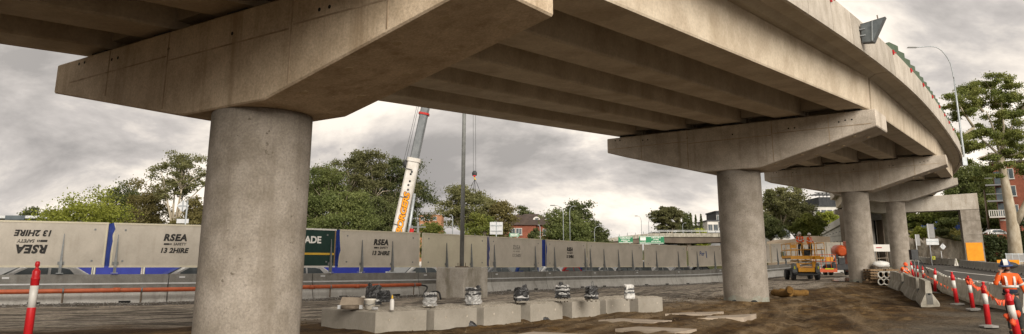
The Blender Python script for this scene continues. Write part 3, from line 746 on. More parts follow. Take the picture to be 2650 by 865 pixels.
for (ua, ub, m, txt, br), lab in zip(SCR, SLAB_L):
    sa, sb = bar_u(ua) if ua > -60 else max(0, bar_u(0) - (0 - ua) / 57.), bar_u(ub) if ub > 0 else max(.5, bar_u(0) - (0 - ub) / 57.)
    if sb - sa < .5: continue
    p, d, r = bar_frame(sa); q, d2, r2 = bar_frame(sb); g = gz(p.x, p.y) * .9; g2 = gz(q.x, q.y) * .9
    ex = Vector((q.x - p.x, q.y - p.y, 0)); Ln = ex.length; ex.normalize(); nr = Vector((ex.y, -ex.x, 0)); ez = Vector((0, 0, 1))
    t = thing('screen_panel', lab, 'screen', (p.x, p.y, g), 0, 'screens mounted on the freeway barrier')
    base = nr * .02
    sl = (g2 - g) / Ln
    def pt(x, z, o=0): return base + ex * x + nr * o + Vector((0, 0, z + sl * x))
    secs = [[pt(x, Z0, -.035), pt(x, Z0, .035), pt(x, Z1, .035), pt(x, Z1, -.035)] for x in (0, Ln / 2, Ln)]
    MB().loft(secs).build('sheet', m, t, bevel=.008)
    for z in (Z0 + .035, Z1 - .035):
        fr = MB(); fr.loft([[pt(x, z - .035, .0355), pt(x, z - .035, .05), pt(x, z + .035, .05), pt(x, z + .035, .0355)] for x in (0, Ln)])
        fr.build('edge_rail', 'screen_cream' if m != 'screen_green' else 'render_white', t)
    for x in (.05, Ln - .05):
        fr = MB(); fr.loft([[pt(x - .03, z, .036), pt(x + .03, z, .036), pt(x + .03, z, .047), pt(x - .03, z, .047)] for z in (Z0 + .075, Z1 - .075)])
        fr.build('edge_post', 'screen_cream' if m != 'screen_green' else 'timber', t)
    for x in (.45, Ln - .45):
        for z in (Z0 + .25, Z1 - .28): MB().box(pt(x, z, .042), (.07, .014, .07), math.atan2(ex.y, ex.x)).build('bolt_plate', 'steel', t)
    for ubr in br:
        sx = bar_u(ubr) if ubr > 0 else max(.3, bar_u(0) - (0 - ubr) / 57.); x = max(.1, min(Ln - .1, sx - sa)); b = MB()
        P = []
        for sg in (-1, 1):
            wb, wt = sg * .05, sg * .012
            P.append([pt(x + wb, 1.13, .02), pt(x + wb, 1.13, .16), pt(x + wb, 1.36, .17), pt(x + wt, 2.62, .075), pt(x + wt, 2.62, .051), pt(x + wb, 1.36, .051)])
        b.loft(P); k = b.build('bracket', 'steel', t)
        MB().box(pt(x, 1.145, .05), (.24, .30, .022), math.atan2(ex.y, ex.x)).build('foot_plate', 'galvanised', k)
        MB().box(pt(x, 1.52, .062), (.22, .012, .11), math.atan2(ex.y, ex.x)).build('clamp_plate', 'steel', k)
    if txt in ('flip', 'rsea', 'faded'):
        uc = {1: 68, 2: 440, 5: 982, 7: 1336, 8: 1472}[SLAB_L.index(lab)]; x = bar_u(uc) - sa
        stencil(t, pt(x, Z0 + (.90 if txt != 'flip' else 1.0), .036), ex, ez, nr, txt == 'flip', 'stencil_faded' if txt == 'faded' else 'stencil_black', 1.15 if txt == 'flip' else (1.0 if SLAB_L.index(lab) in (2, 5) else .92))
    f = Matrix((ex, ez, nr)).transposed().to_4x4()
    if txt == 'banner':
        tm = text_mesh('UPGRADE', .42, 0, .014, .003, 'RIGHT'); f.translation = pt(bar_u(823) - sa, Z0 + 1.2, .038); tm.transform(f); put('printed_lettering', tm, 'print_white', t)
        MB().loft([[pt(x, z, .0365), pt(x, z, .041), pt(x, z + .09, .041), pt(x, z + .09, .0365)] for x, z in ((.085, Z0 + .55), (Ln - .085, Z0 + .55))]).build('printed_stripe', 'print_yellow', t)
    if txt == 'pier':
        tm = text_mesh('Per', .5, .1, .01, .002); f.translation = pt(bar_u(1817) - sa, Z0 + 1.05, .038); tm.transform(f); put('scrawl', tm, 'pen_blue', t)
        tm = text_mesh('1', .8, -.12, .012, .002); f.translation = pt(bar_u(1829) - sa, Z0 + .95, .038); tm.transform(f); put('scrawl', tm, 'pen_blue', t)
    if txt == 'mark': MB().box(pt(Ln * .55, Z0 + .7, .038), (.5, .008, .5), math.atan2(ex.y, ex.x)).build('green_mark', 'noise_green', t)
    if SLAB_L.index(lab) in (1, 4, 6, 7):       # torn blue cloth closing the joint
        nxt = SCR[SLAB_L.index(lab) + 1][0]; w = max(.1, bar_u(nxt) - sb); mb = MB(); k = 7
        rr = random.Random(int(ub)); L_ = [pt(Ln - .10 - 0 * z, Z0 + .05 + (Z1 - Z0 - .08) * z / k, -.05) for z in range(k + 1)]
        R_ = [pt(Ln + w + .10, Z0 + .05 + (Z1 - Z0 - .08) * z / k, -.05) for z in range(k + 1)]
        for z in range(k + 1): L_[z] += nr * rr.uniform(-.03, .03)
        mb.add(L_ + R_, [(z, k + 1 + z, k + 2 + z, z + 1) for z in range(k)]); mb.build('joint_cloth', 'blue_tarp', t)
        mb = MB(); P = [pt(Ln + w - .02 + rr.uniform(0, .11) * (1 if 1 < z < k else .3), Z0 + .05 + (Z1 - Z0 - .06) * z / k, .053) for z in range(k + 1)]
        Q = [pt(Ln + w - .05, Z0 + .05 + (Z1 - Z0 - .06) * z / k, .056) for z in range(k + 1)]
        mb.add(Q + P, [(z, k + 1 + z, k + 2 + z, z + 1) for z in range(k)]); mb.build('torn_cloth', 'blue_tarp', t)

# ---- blue site hoarding across the freeway lane
def bar_off(u, off, z=0):
    s_ = bar_u(u); p, d, r = bar_frame(s_); return Vector((p.x - r.x * off, p.y - r.y * off, z))
for k, (ua, ub) in enumerate(((60, 235), (240, 400), (405, 540), (545, 790), (795, 890), (893, 1030), (1033, 1150), (1153, 1265))):
    a, b = bar_off(ua, 6.5), bar_off(ub, 6.5); d = (b - a); L_ = d.length; d.normalize(); rz = math.atan2(d.y, d.x)
    t = thing('hoarding', '%s blue hoarding board from the left, seen in the gap under the screens' % ORD[k], 'hoarding', a, rz, 'blue hoarding along the freeway')
    MB().span(.06, L_ - .06, -.03, .03, .1, 2.3).build('board', 'blue_wall', t)
    MB().span(-.03, .03, -.06, .06, 0, 2.35).build('post', 'render_white', t); MB().span(L_ - .035, L_ + .0, -.06, .06, 0, 2.35).build('post', 'render_white', t)

# ---- orange pipe on stakes
pts = [(-60, 758.5, .47), (165, 751, .50), (363, 748, .50), (505, 745.5, .52), (837, 739, .52), (958, 738, .52), (1049, 737.3, .52), (1066, 737, .52)]
def in_front(u, off, z):
    s_ = bar_u(u) if u > 0 else bar_u(0) + u / 57.; p, d, r = bar_frame(s_); return Vector((p.x + r.x * off, p.y + r.y * off, z))
PP = [in_front(u, .62, z) for u, v, z in pts]
t = thing('drain_pipe', 'long orange pipe held on stakes in front of the freeway barrier', 'pipe', (PP[0].x, PP[0].y, 0)); o0 = Vector((PP[0].x, PP[0].y, 0))
mid = []
for u in [-60, 0, 80, 165, 260, 363, 430, 505, 600, 700, 837, 900, 958, 1010, 1066]: mid.append(in_front(u, .62, .50 + .03 * sm(0, 1000, u)) - o0)
MB().tube(mid, .085, 14).build('pipe', 'pipe_orange', t)
for u in (165, 363, 590, 837, 958, 1049):
    a = in_front(u, .62, .50) - o0; MB().bar((a.x, a.y, -.3), (a.x, a.y, .44), .05).build('stake', 'rust_steel', t)
    d = (in_front(u + 6, .62, .5) - in_front(u, .62, .5)).normalized()
    MB().tube([a + Vector((0, 0, .015)) - d * .03, a + Vector((0, 0, .015)) + d * .03], .098, 12).build('strap', 'steel', t)
for u in (300, 610, 790, 905):
    a = in_front(u, .62, .53 - .004) - o0; d = (in_front(u + 6, .62, .5) - in_front(u, .62, .5)).normalized(); MB().tube([a - d * .12 - Vector((0, 0, .008)), a + d * .12 - Vector((0, 0, .008))], .093, 14).build('coupling', 'pipe_orange', t)
e0 = in_front(1066, .62, .52); g1 = ground(1112, 777)
hp = [e0, e0 + Vector((.35, -.15, -.1)), e0.lerp(g1, .45) + Vector((0, 0, -.14)), e0.lerp(g1, .8) + Vector((0, 0, -.1)), g1 + Vector((0, 0, .3)), g1 + Vector((.35, .1, .33)), g1 + Vector((.5, -.3, .06))]
o = MB().tube([q - g1 for q in catmull(hp, 6)], .04, 10).build('hose', 'rubber', None, g1); tag(o, 'black rubber hose hanging off the orange pipe end', 'hose')

# ---- lamp footing and tall pole
A = at_z(1133, 759.5, 0); B = ground(1217, 771); C = ground(1277, 765)
c0 = Vector((-2.75, 37.45, 0)); rz = math.atan2(-.62, .78)
t = tag(MB().box((0, 0, .6), (1.75, 1.75, 1.5), 0).build('footing_block', 'footing_concrete', None, (-2.75, 38.0, 0), bevel=.03), 'large weathered concrete footing block under the tall grey pole', 'concrete block'); t.rotation_euler.z = R(-37)
t = thing('lamp_post', 'tall dark grey lamp post on the concrete footing block', 'lamp post', (-2.78, 38.0, 1.352))
MB().lathe([(.105, 0), (.10, 3), (.088, 9), (.08, 12.5)], n=16).build('pole', 'pole_grey', t)
MB().box((0, 0, .03), (.5, .5, .06), .4).build('base_plate', 'rust_steel', t)
for a in range(4): MB().lathe([(.016, 0), (.016, .16)], (.2 * math.cos(a * 1.571 + 1.18), .2 * math.sin(a * 1.571 + 1.18), .06), 8).build('anchor_bolt', 'rust_steel', t)
MB().tube([(0, 0, 12.4), (-.5, 0, 12.9), (-1.8, 0, 13.0)], .045, 8).build('arm', 'pole_grey', t); MB().box((-2.1, 0, 13.0), (.7, .22, .09)).build('lamp_head', 'steel', t)

# ---- precast footing blocks with wrapped bolt cages
FB = [((-3.2, 17.9), (-2.17, 18.85), 2.45), ((-1.98, 18.75), (-1.05, 19.85), 1.6), ((-.88, 20.0), (.04, 21.25), 1.6), ((.30, 21.5), (1.22, 22.75), 1.6), ((1.52, 23.1), (2.42, 24.1), 1.6), ((2.62, 24.25), (3.47, 25.25), 1.6), ((3.80, 25.6), (4.75, 26.6), 1.6)]
NM = ['nearest and largest', 'second nearest', 'third nearest', 'middle', 'third farthest', 'second farthest', 'farthest']
BLK = []
for k, (a, b, dep) in enumerate(FB):
    a, b = Vector((*a, 0)), Vector((*b, 0)); ex = (b - a); L_ = ex.length; ex.normalize(); ny = Vector((-ex.y, ex.x, 0)); c = (a + b) / 2 + ny * dep / 2
    t = thing('footing_block', '%s pale precast concrete block in the diagonal row on the dirt' % NM[k], 'concrete block', (c.x, c.y, 0), math.atan2(ex.y, ex.x), 'row of precast blocks under the deck')
    MB().box((0, 0, .14), (L_, dep, .52)).build('block', 'block_concrete', t, bevel=.018)
    rr = random.Random(k); n = 14; mb = MB(); V = []
    for j in range(n + 1):
        for i_ in range(n + 1):
            ed = min(i_, j, n - i_, n - j); V.append(((i_ / n - .5) * (L_ - .05), (j / n - .5) * (dep - .05), .402 + (0 if ed == 0 else .012 + rr.uniform(0, .03))))
    mb.add(V, [(j * (n + 1) + i_, j * (n + 1) + i_ + 1, (j + 1) * (n + 1) + i_ + 1, (j + 1) * (n + 1) + i_) for j in range(n) for i_ in range(n)]); mb.build('rough_top', 'block_rubble', t)
    for x in (-L_ * .25, L_ * .25): MB().lathe([(.025, 0), (.03, .01)], n=10).build('cast_mark', 'block_rubble', t, (x, -dep / 2 + .004, .22)).rotation_euler = (R(90), 0, 0)
    BLK.append((t, c, ex, ny, dep))
CG = [(965, 795, .36, .50, 'black'), (1112, 797, .30, .34, 'mixed'), (1224, 790, .36, .42, 'tape'), (1349, 785, .38, .40, 'black'), (1456, 781, .38, .46, 'striped'), (1531, 780, .33, .42, 'black'), (1629, 777, .28, .44, 'pale')]
CL = ['tall bundle in torn black plastic behind the white bucket', 'low ragged wrapped bolt cage below the black hose', 'bolt cage in silver tape in front of the big footing', 'squat boxy bolt cage in shiny black plastic', 'black bolt cage banded with silver tape', 'upright black plastic-wrapped bolt cage with wire loop', 'small pale ragged bolt cage at the far end of the row']
def wrap(mb, w, h, seed, z0=0, n=20, m=9, dent=.16, box=.5):
    rr = random.Random(seed); V = []; F = []
    for j in range(m + 1):
        z = z0 + h * j / m
        for i_ in range(n):
            a = 2 * math.pi * i_ / n; ca, sa_ = math.cos(a), math.sin(a); k_ = 1 / max(abs(ca), abs(sa_)); r_ = w / 2 * ((1 - box) + box * k_ * .86) * (1 + rr.uniform(-dent, dent)) * (1 - .12 * (j / m) ** 2)
            V.append((ca * r_, sa_ * r_, z + (rr.uniform(-.03, .03) if j == m else 0)))
    for j in range(m):
        for i_ in range(n): F.append((j * n + i_, j * n + (i_ + 1) % n, (j + 1) * n + (i_ + 1) % n, (j + 1) * n + i_))
    mb.add(V, F); b = len(mb.v) - len(V); mb.f += [tuple(b + q for q in reversed(range(n))), tuple(b + m * n + q for q in range(n))]; mb.smooth += [False, False]; return mb
for k, (u, v, w, h, kd) in enumerate(CG):
    p = at_z(u, v, .425)
    t = thing('bolt_cage', CL[k] + ' on its concrete block', 'bolt cage', p, .3 + k, 'wrapped bolt cages on the block row')
    for x, y in ((-1, -1), (1, -1), (1, 1), (-1, 1)):
        MB().lathe([(.018, 0), (.018, h - .07 + .05 * ((k + x + y) % 2))], (x * w * .27, y * w * .27, -.01), 8).build('bolt', 'rust_steel', t)
    MB().box((0, 0, .05), (w * .8, w * .8, .05)).build('template_plate', 'block_concrete', t)
    low = {'black': .07, 'striped': .10, 'tape': .03, 'mixed': .05, 'pale': .05}[kd]; w *= 1.12
    wrap(MB(), w, h - low, k, low).build('plastic_wrap', {'tape': 'silver_tape', 'pale': 'wrap_white', 'mixed': 'silver_tape'}.get(kd, 'black_plastic'), t)
    bands = {'striped': ((.20, 'silver_tape'), (.31, 'silver_tape'), (.40, 'silver_tape')), 'tape': ((.26, 'black_plastic'), (.36, 'black_plastic')), 'black': ((.14, 'silver_tape'),), 'mixed': ((.26, 'black_plastic'),), 'pale': ((.3, 'black_plastic'), (.2, 'machine_grey'))}[kd]
    for z, m in bands: wrap(MB(), w * 1.07, .05, k + 40, z, m=2, dent=.06).build('tape_band', m, t)
    if k in (0, 2, 3, 4):
        mb = MB(); wrap(mb, w * .3, .09, k + 9, h - .02, 10, 4); o = mb.build('wrapped_cap', 'black_plastic', t); o.location = (-w * .25, -w * .2, 0)
    if k == 0:
        mb = MB(); wrap(mb, .42, .26, 77, .12); o = mb.build('loose_plastic', 'black_plastic', t); o.location = (.2, .02, 0); o.rotation_euler.z = .4
    if k == 5: MB().tube([(0.02, 0, h), (.0, 0, h + .1), (.06, 0, h + .13), (.1, 0, h + .08), (.08, 0, h)], .008, 6).build('wire_loop', 'steel', t)
# ---- tools on the nearest block
def on_block(u, v, z=.43): return at_z(u, v, z)
p = on_block(957, 801); t = thing('bucket', 'dirty white plastic bucket on the nearest concrete block', 'bucket', p)
MB().lathe([(.105, 0), (.13, .2), (.138, .205), (.138, .235), (.13, .235), (.125, .21), (.1, .01)], n=20).build('tub', 'bucket_white', t)
MB().tube([(-.135, 0, .2), (-.12, -.1, .13), (0, -.16, .10), (.12, -.1, .13), (.135, 0, .2)], .006, 6).build('handle', 'steel', t)
p = on_block(1014, 803); t = thing('squeeze_bottle', 'white squeeze bottle with yellow nozzle on the concrete block', 'bottle', p)
MB().lathe([(.045, 0), (.05, .01), (.05, .19), (.04, .23), (.022, .25)], n=16).build('body', 'bollard_white', t); MB().lathe([(.024, .25), (.022, .28), (.008, .33)], n=12).build('nozzle', 'cap_yellow', t)
p = on_block(906, 800); t = thing('steel_collar', 'round steel collar ring lying on the nearest concrete block', 'ring', p)
MB().lathe([(.2, 0), (.215, 0), (.215, .085), (.2, .085), (.2, 0)], n=28).build('ring', 'rust_steel', t); MB().box((-.25, 0, .045), (.08, .03, .085)).build('lug', 'light_metal', t); MB().box((.25, 0, .045), (.08, .03, .085)).build('lug', 'light_metal', t)
p = on_block(905, 795); t = thing('sheet_offcut', 'warped pale board propped behind the steel collar', 'board', p + Vector((0, .35, 0)), .2)
mb = MB(); mb.add([(-.33, 0, .02), (.3, 0, 0), (.36, .12, .20), (-.27, .14, .22), (-.33, .02, .02), (.3, .02, 0), (.36, .14, .20), (-.27, .16, .22)], [(0, 1, 2, 3), (7, 6, 5, 4), (0, 4, 5, 1), (1, 5, 6, 2), (2, 6, 7, 3), (3, 7, 4, 0)]); mb.build('board', 'ground_slab', t)
p = on_block(970, 803); o = MB().tube([(-.07, 0, .036), (.07, .02, .036)], .036, 14).build('spray_can', 'silver_tape', None, p); tag(o, 'pale tin can lying on its side beside the bucket', 'can')
p = on_block(930, 792); t = tag(MB().lathe([(.14, 0), (.15, .12), (.16, .16), (.15, .16), (.13, .02)], n=18).build('mixing_tub', 'bucket_white', None, p + Vector((.1, .25, .02))), 'shallow pale mixing tub leaning by the black bundle', 'tub'); t.rotation_euler = (.5, .2, 0)

# ---- flush concrete slabs in the dirt
SL = [([(1255, 874), (1382, 857), (1522, 863.5), (1420, 884)], 'pale flush slab cut by the bottom edge of the picture', 0), ([(1592, 852), (1653, 846), (1803, 854), (1746, 862)], 'pale flush slab nearest the bottom, middle of the dirt', 0),
      ([(1548.6, 827.7), (1601.6, 823), (1739, 828.5), (1691, 834)], 'pale flush slab just below the end of the block row', 0), ([(1721, 812.7), (1767, 809.5), (1873, 811), (1832.5, 816.8)], 'small pale flush slab farthest back in the dirt', 0),
      ([(1781, 821.7), (1824, 818.7), (1957.5, 820), (1925, 828)], 'pale slab with exposed broken edge before the second pier', .0)]
for k, (q, lab, up) in enumerate(SL):
    P = [ground(*c) for c in q]; c = sum(P, Vector()) / 4; zt = (.05 if k == 4 else .022); mb = MB()
    ring = []; zl = sorted(ground_z(c.x + (q_.x - c.x) * f_, c.y + (q_.y - c.y) * f_) for q_ in P for f_ in (0, .4, .75)); zm = zl[len(zl) * 2 // 3]
    rr = random.Random(k)
    for a, b in zip(P, P[1:] + P[:1]):
        for f in (0, .25, .5, .75): w = a.lerp(b, f) - c; ring.append(w * (1 + (rr.uniform(-.02, .02) if f else 0)))
    top = [Vector((w.x, w.y, zt + zm - c.z)) for w in ring]; bot = [w - Vector((0, 0, .35)) for w in top]
    n = len(ring); mb.add(top + bot, [tuple(range(n))] + [(i_, n + i_, n + (i_ + 1) % n, (i_ + 1) % n) for i_ in range(n)])
    o = mb.build('concrete_slab', 'ground_slab', None, c); tag(o, lab, 'slab', 'slabs set in the dirt')
# ---- coir logs
CO = [((2000, 765), (2048, 769), .17, 'left coir log lying end-on to the second pier'), ((2018, 762), (2052, 763), .16, 'middle coir log lying across the others'), ((2036, 770), (2040, 757), .17, 'short coir log with its round end facing the camera'), ((2048, 766), (2091, 766), .165, 'right coir log lying under the crossing one')]
for k, (a, b, r_, lab) in enumerate(CO):
    a, b = ground(*a), ground(*b); 
    if k == 2: a, b = ground(2046, 771), ground(2040, 762)
    d = b - a; d.z = 0; L_ = min(d.length, 1.9); d.normalize(); n = 9; zc = r_ * .9 + (.2 if k == 2 else 0)
    pts = [d * (L_ * i_ / n) + Vector((0, 0, zc + (.02 * math.sin(i_)))) for i_ in range(n + 1)]
    rs = [r_ * (.8 if i_ in (0, n) else 1 + .05 * math.sin(i_ * 2.1)) for i_ in range(n + 1)]
    o = MB().tube(pts, rs, 16).build('coir_log', 'coir', None, Vector((a.x, a.y, gz(a.x, a.y) - .02))); tag(o, 'brown hairy ' + lab, 'coir log', 'coir logs on the dirt')
# ---- loose gravel along the barrier
rr = random.Random(3); mb = MB()
for k in range(5200):
    s_ = rr.uniform(4, 66); p, d, r = bar_frame(s_); w = 1.7 + rr.gauss(0, .42)
    q = p + r * w; sz = rr.uniform(.015, .055) * (1.3 if rr.random() < .06 else 1); z = ground_z(q.x, q.y)
    V = [(q.x + sz * rr.uniform(.6, 1) * x, q.y + sz * rr.uniform(.6, 1) * y, z + sz * rr.uniform(.5, 1) * h) for x, y, h in ((-1, 0, .0), (0, -1, .1), (1, 0, 0), (0, 1, .1), (0, 0, 1), (0, 0, -1))]
    mb.add(V, [(0, 1, 4), (1, 2, 4), (2, 3, 4), (3, 0, 4), (1, 0, 5), (2, 1, 5), (3, 2, 5), (0, 3, 5)])
tag(mb.build('gravel', 'stone_grey'), 'loose grey gravel windrow along the foot of the freeway barrier', 'gravel', kind='stuff')
rr = random.Random(5); mb = MB(); deck_line = Line([Vector((*p.c, 0)) for p in PIERS])
for k in range(9000):
    s_ = rr.uniform(28, 76); p, d = axis.at(s_); w = rr.gauss(-.5, 3.2)
    if abs(w) > 8: continue
    q = Vector((p.x + d.y * w, p.y - d.x * w, 0)); db = bar_line.dist(q.x, q.y)[0]
    if db < 8: continue
    near = noise.noise(Vector((q.x * .6, q.y * .6, 4)))
    if near < rr.uniform(-.5, .3): continue
    sz = rr.uniform(.008, .03) * (1.8 if rr.random() < .07 else 1); z = ground_z(q.x, q.y) + sz * .1
    V = [(q.x + sz * x * rr.uniform(.6, 1), q.y + sz * y * rr.uniform(.6, 1), z + sz * h) for x, y, h in ((-1, 0, .0), (0, -1, .1), (1, 0, 0), (0, 1, .1), (0, 0, .9), (0, 0, -1))]
    mb.add(V, [(0, 1, 4), (1, 2, 4), (2, 3, 4), (3, 0, 4), (1, 0, 5), (2, 1, 5), (3, 2, 5), (0, 3, 5)])
tag(mb.build('dirt_clods', 'soil_clod'), 'loose brown dirt clods scattered under the viaduct', 'dirt', kind='stuff')
for k, (u, v, w_, lab) in enumerate(((1210, 842, .5, 'black plastic scrap poking out at the foot of the second block'), (1352, 826, .4, 'black plastic scrap between the third and fourth blocks'), (1470, 815, .45, 'black plastic scrap between the fourth and fifth blocks'), (1412, 826, .25, 'small black plastic curl at the foot of the fourth block'))):
    p = ground(u, v); mb = MB(); mb.sphere((0, .12, -.02), w_ * .42, 12, 6, (1, .35, .55), .25, k); tag(mb.build('plastic_scrap', 'black_plastic', None, p), lab, 'plastic', 'plastic scraps under the block row')
p = ground(1548, 742); o = MB().sphere((0, 0, .2), .32, 9, 6, (1.3, .9, .75), .18, 4).build('boulder', 'cut_bank', None, p); tag(o, 'orange-brown boulder against the freeway barrier', 'rock')
# ================================================================ right-hand side
def chain_pts(q): return [ground(u, v) for u, v in q]
def line_of(pts): return Line([Vector((p.x, p.y, 0)) for p in pts])
WB = chain_pts([(2668, 812), (2600, 799), (2530, 786), (2450, 757), (2418, 731), (2380, 712), (2350, 701)])
wb_line = line_of(WB)
rl = catmull([Vector((p.x, p.y, 0)) for p in WB], 6)
rl = rl + [rl[-1] + Vector((4 + 2.2 * k, 11 * (k + 1), 0)) * 1 for k in range(6)]
ribbon('side_road', 'asphalt', rl, .7, 17., .022)
def marking(q, w, m, lift=.030):
    P = [ground(*c) for c in q]; ribbon('road_marking', m, catmull([Vector((p.x, p.y, 0)) for p in P], 8), -w / 2, w / 2, lift)
marking([(2446, 701), (2487, 706), (2583, 716), (2670, 725)], .34, 'marking_white')
marking([(2481, 722), (2530, 728), (2578, 734), (2660, 744)], .22, 'marking_white')
marking([(2484, 727.5), (2530, 731.5), (2578, 737), (2640, 745)], .3, 'marking_orange')
# water-filled barriers
def water_barrier():
    t = thing('water_barrier', 'x', 'barrier'); mb = MB(); n = 9; L_ = 1.94
    secs = []
    for k in range(n * 2 + 1):
        x = -L_ / 2 + L_ * k / (n * 2); ind = .035 if (k % 4 in (1, 2)) and 0 < k < n * 2 else 0
        secs.append([(x, -.24, 0), (x, -.24 + ind * .3, .12), (x, -.19 + ind, .24), (x, -.13 + ind, .62), (x, -.10 + ind * .3, .72), (x, -.10, .88), (x, .10, .88), (x, .10 - ind * .3, .72), (x, .13 - ind, .62), (x, .19 - ind, .24), (x, .24, .12), (x, .24, 0)])
    mb.loft(secs).build('shell', 'plastic_barrier', t, bevel=0)
    MB().lathe([(.05, .88), (.05, .905), (.03, .91)], (-.5, 0, 0), 12).build('filler_cap', 'machine_grey', t)
    for x in (-.55, .55): MB().box((x, -.245, .05), (.25, .02, .1)).build('fork_slot', 'recess_dark', t)
    MB().lathe([(.03, .1), (.03, .93)], (L_ / 2 + .015, 0, 0), 8).build('link_pin', 'plastic_barrier', t)
    return t
wb0 = water_barrier(); s = 0.; k = 0
while s + 2 < wb_line.L and k < len(ORD):
    p, d = wb_line.at(s + 1); o = wb0 if k == 0 else copy_tree(wb0); o.location = (p.x, p.y, gz(p.x, p.y)); o.rotation_euler.z = math.atan2(d.y, d.x)
    tag(o, '%s ribbed pale water-filled barrier along the side road, counted from the camera' % ORD[k], 'barrier', 'water-filled barriers along the side road'); s += 2.0; k += 1
far_l = line_of(chain_pts([(2362, 676), (2408, 684), (2440, 686), (2480, 689)])); s = 0.; k = 0
while s + 2 < far_l.L and k < 12:
    p, d = far_l.at(s + 1); o = copy_tree(wb0); o.location = (p.x, p.y, gz(p.x, p.y)); o.rotation_euler.z = math.atan2(d.y, d.x); o.scale.x = far_l.L / 12 / 2.0
    tag(o, '%s water-filled barrier from the left in the far row below the rock face' % ORD[k], 'barrier', 'far row of water-filled barriers'); s += far_l.L / 12; k += 1
# curved concrete barrier beyond the side road
cb = line_of(catmull([Vector((p.x, p.y, 0)) for p in chain_pts([(2487, 691.5), (2530, 697.5), (2590, 705.5), (2670, 715)])], 8)); s = 0; k = 0
while s + 4 < cb.L + .01:
    p, d = cb.at(s); g0 = gz(p.x, p.y); secs = []
    for j in range(5):
        q, dd = cb.at(s + .02 + 3.96 * j / 4); r = Vector((dd.y, -dd.x, 0)); h = gz(q.x, q.y) - g0 - .02; c = q - Vector((p.x, p.y, 0))
        secs.append([c + r * x + Vector((0, 0, z + h)) for x, z in ((.3, 0), (.3, .08), (.18, .33), (.11, .86), (.09, .88), (-.09, .88), (-.11, .86), (-.18, .33), (-.3, .08), (-.3, 0))])
    t = thing('kerb_barrier', '%s light grey curved barrier beyond the side road, from the portal leg' % ORD[k], 'barrier', (p.x, p.y, g0), 0, 'curved concrete barrier beyond the side road')
    MB().loft(secs).build('barrier_body', 'barrier_light', t)
    for f in (1, 3):
        q, dd = cb.at(s + f); r = Vector((dd.y, -dd.x, 0)); c = q - Vector((p.x, p.y, 0)) + r * .285; MB().box((c.x, c.y, .05), (.3, .06, .1), math.atan2(dd.y, dd.x)).build('fork_slot', 'recess_dark', t)
    s += 4; k += 1
    if k > 18: break
# orange hazard barriers at the far right
for k, u in enumerate((2612, 2634, 2656)):
    p = ground(u, 700 + .1 * (u - 2612)); t = thing('hazard_barrier', '%s bright orange plastic barrier at the right edge' % ORD[k], 'barrier', p + Vector((0, 0, 0)), -.5 - k * .1, 'orange barriers at the right edge')
    secs = [[(x, -.25, 0), (x, -.2, .3), (x, -.1, .5), (x, -.1, 1.05), (x, .1, 1.05), (x, .1, .5), (x, .2, .3), (x, .25, 0)] for x in (-.98, -.5, 0, .5, .98)]
    MB().loft(secs).build('shell', 'sign_orange', t); MB().lathe([(.04, 1.05), (.04, 1.08)], n=10).build('filler_cap', 'machine_grey', t)
# weathered jersey barriers by the pipes
JB = [ground(2409, 794), ground(2364, 764), ground(2336, 749), ground(2316, 741)]
jl = line_of(JB); s = 0; k = 0; N3 = max(3, int(jl.L / 5)); JL = jl.L / N3
JN = ['nearest weathered jersey barrier, end face with square slot towards the camera', 'second weathered jersey barrier with chipped stained face', 'third weathered jersey barrier near the pipe stack', 'farthest weathered jersey barrier beside the pipe stack', 'last weathered jersey barrier behind the others']
for k in range(N3):
    p, d = jl.at(s + .14); q, _ = jl.at(s + JL - .14); q = q + Vector((.12 * (-1) ** k, 0, 0)); ex = (q - p); L_ = ex.length; ex.normalize(); g0, g1 = gz(p.x, p.y), gz(q.x, q.y)
    t = thing('jersey_barrier', JN[min(k, 4)], 'barrier', (p.x, p.y, g0 - .03), math.atan2(ex.y, ex.x), 'weathered jersey barriers under the deck')
    secs = []; n = 16; rr = random.Random(k)
    for j in range(n + 1):
        x = L_ * j / n; h = (g1 - g0) * j / n; b = .02 * math.sin(j * 1.3) ; sc = 1 if j % 4 else .90; lo = .06 if j in (0, n) else 0; cut = .17 if j % 5 in (2, 3) else 0
        secs.append([(x, -.33 * sc - b, h + cut), (x, -.33 * sc - b, h + .12 + cut * .4), (x, -.22 * sc, h + .36), (x, -.13 * sc, h + .5), (x, -.105 * sc, h + .97), (x, -.08, h + 1.0 + rr.uniform(-.012, .008)), (x, .08, h + 1.0), (x, .105 * sc, h + .97), (x, .13, h + .5), (x, .22, h + .36), (x, .33, h + .12), (x, .33, h)])
    MB().loft(secs).build('barrier_body', 'old_concrete', t)
    MB().box((-.002, 0, .32), (.02, .22, .42)).build('end_slot', 'barrier_concrete', t); MB().box((-.006, 0, .50), (.02, .1, .07)).build('pin_hole', 'recess_dark', t)
    s += JL
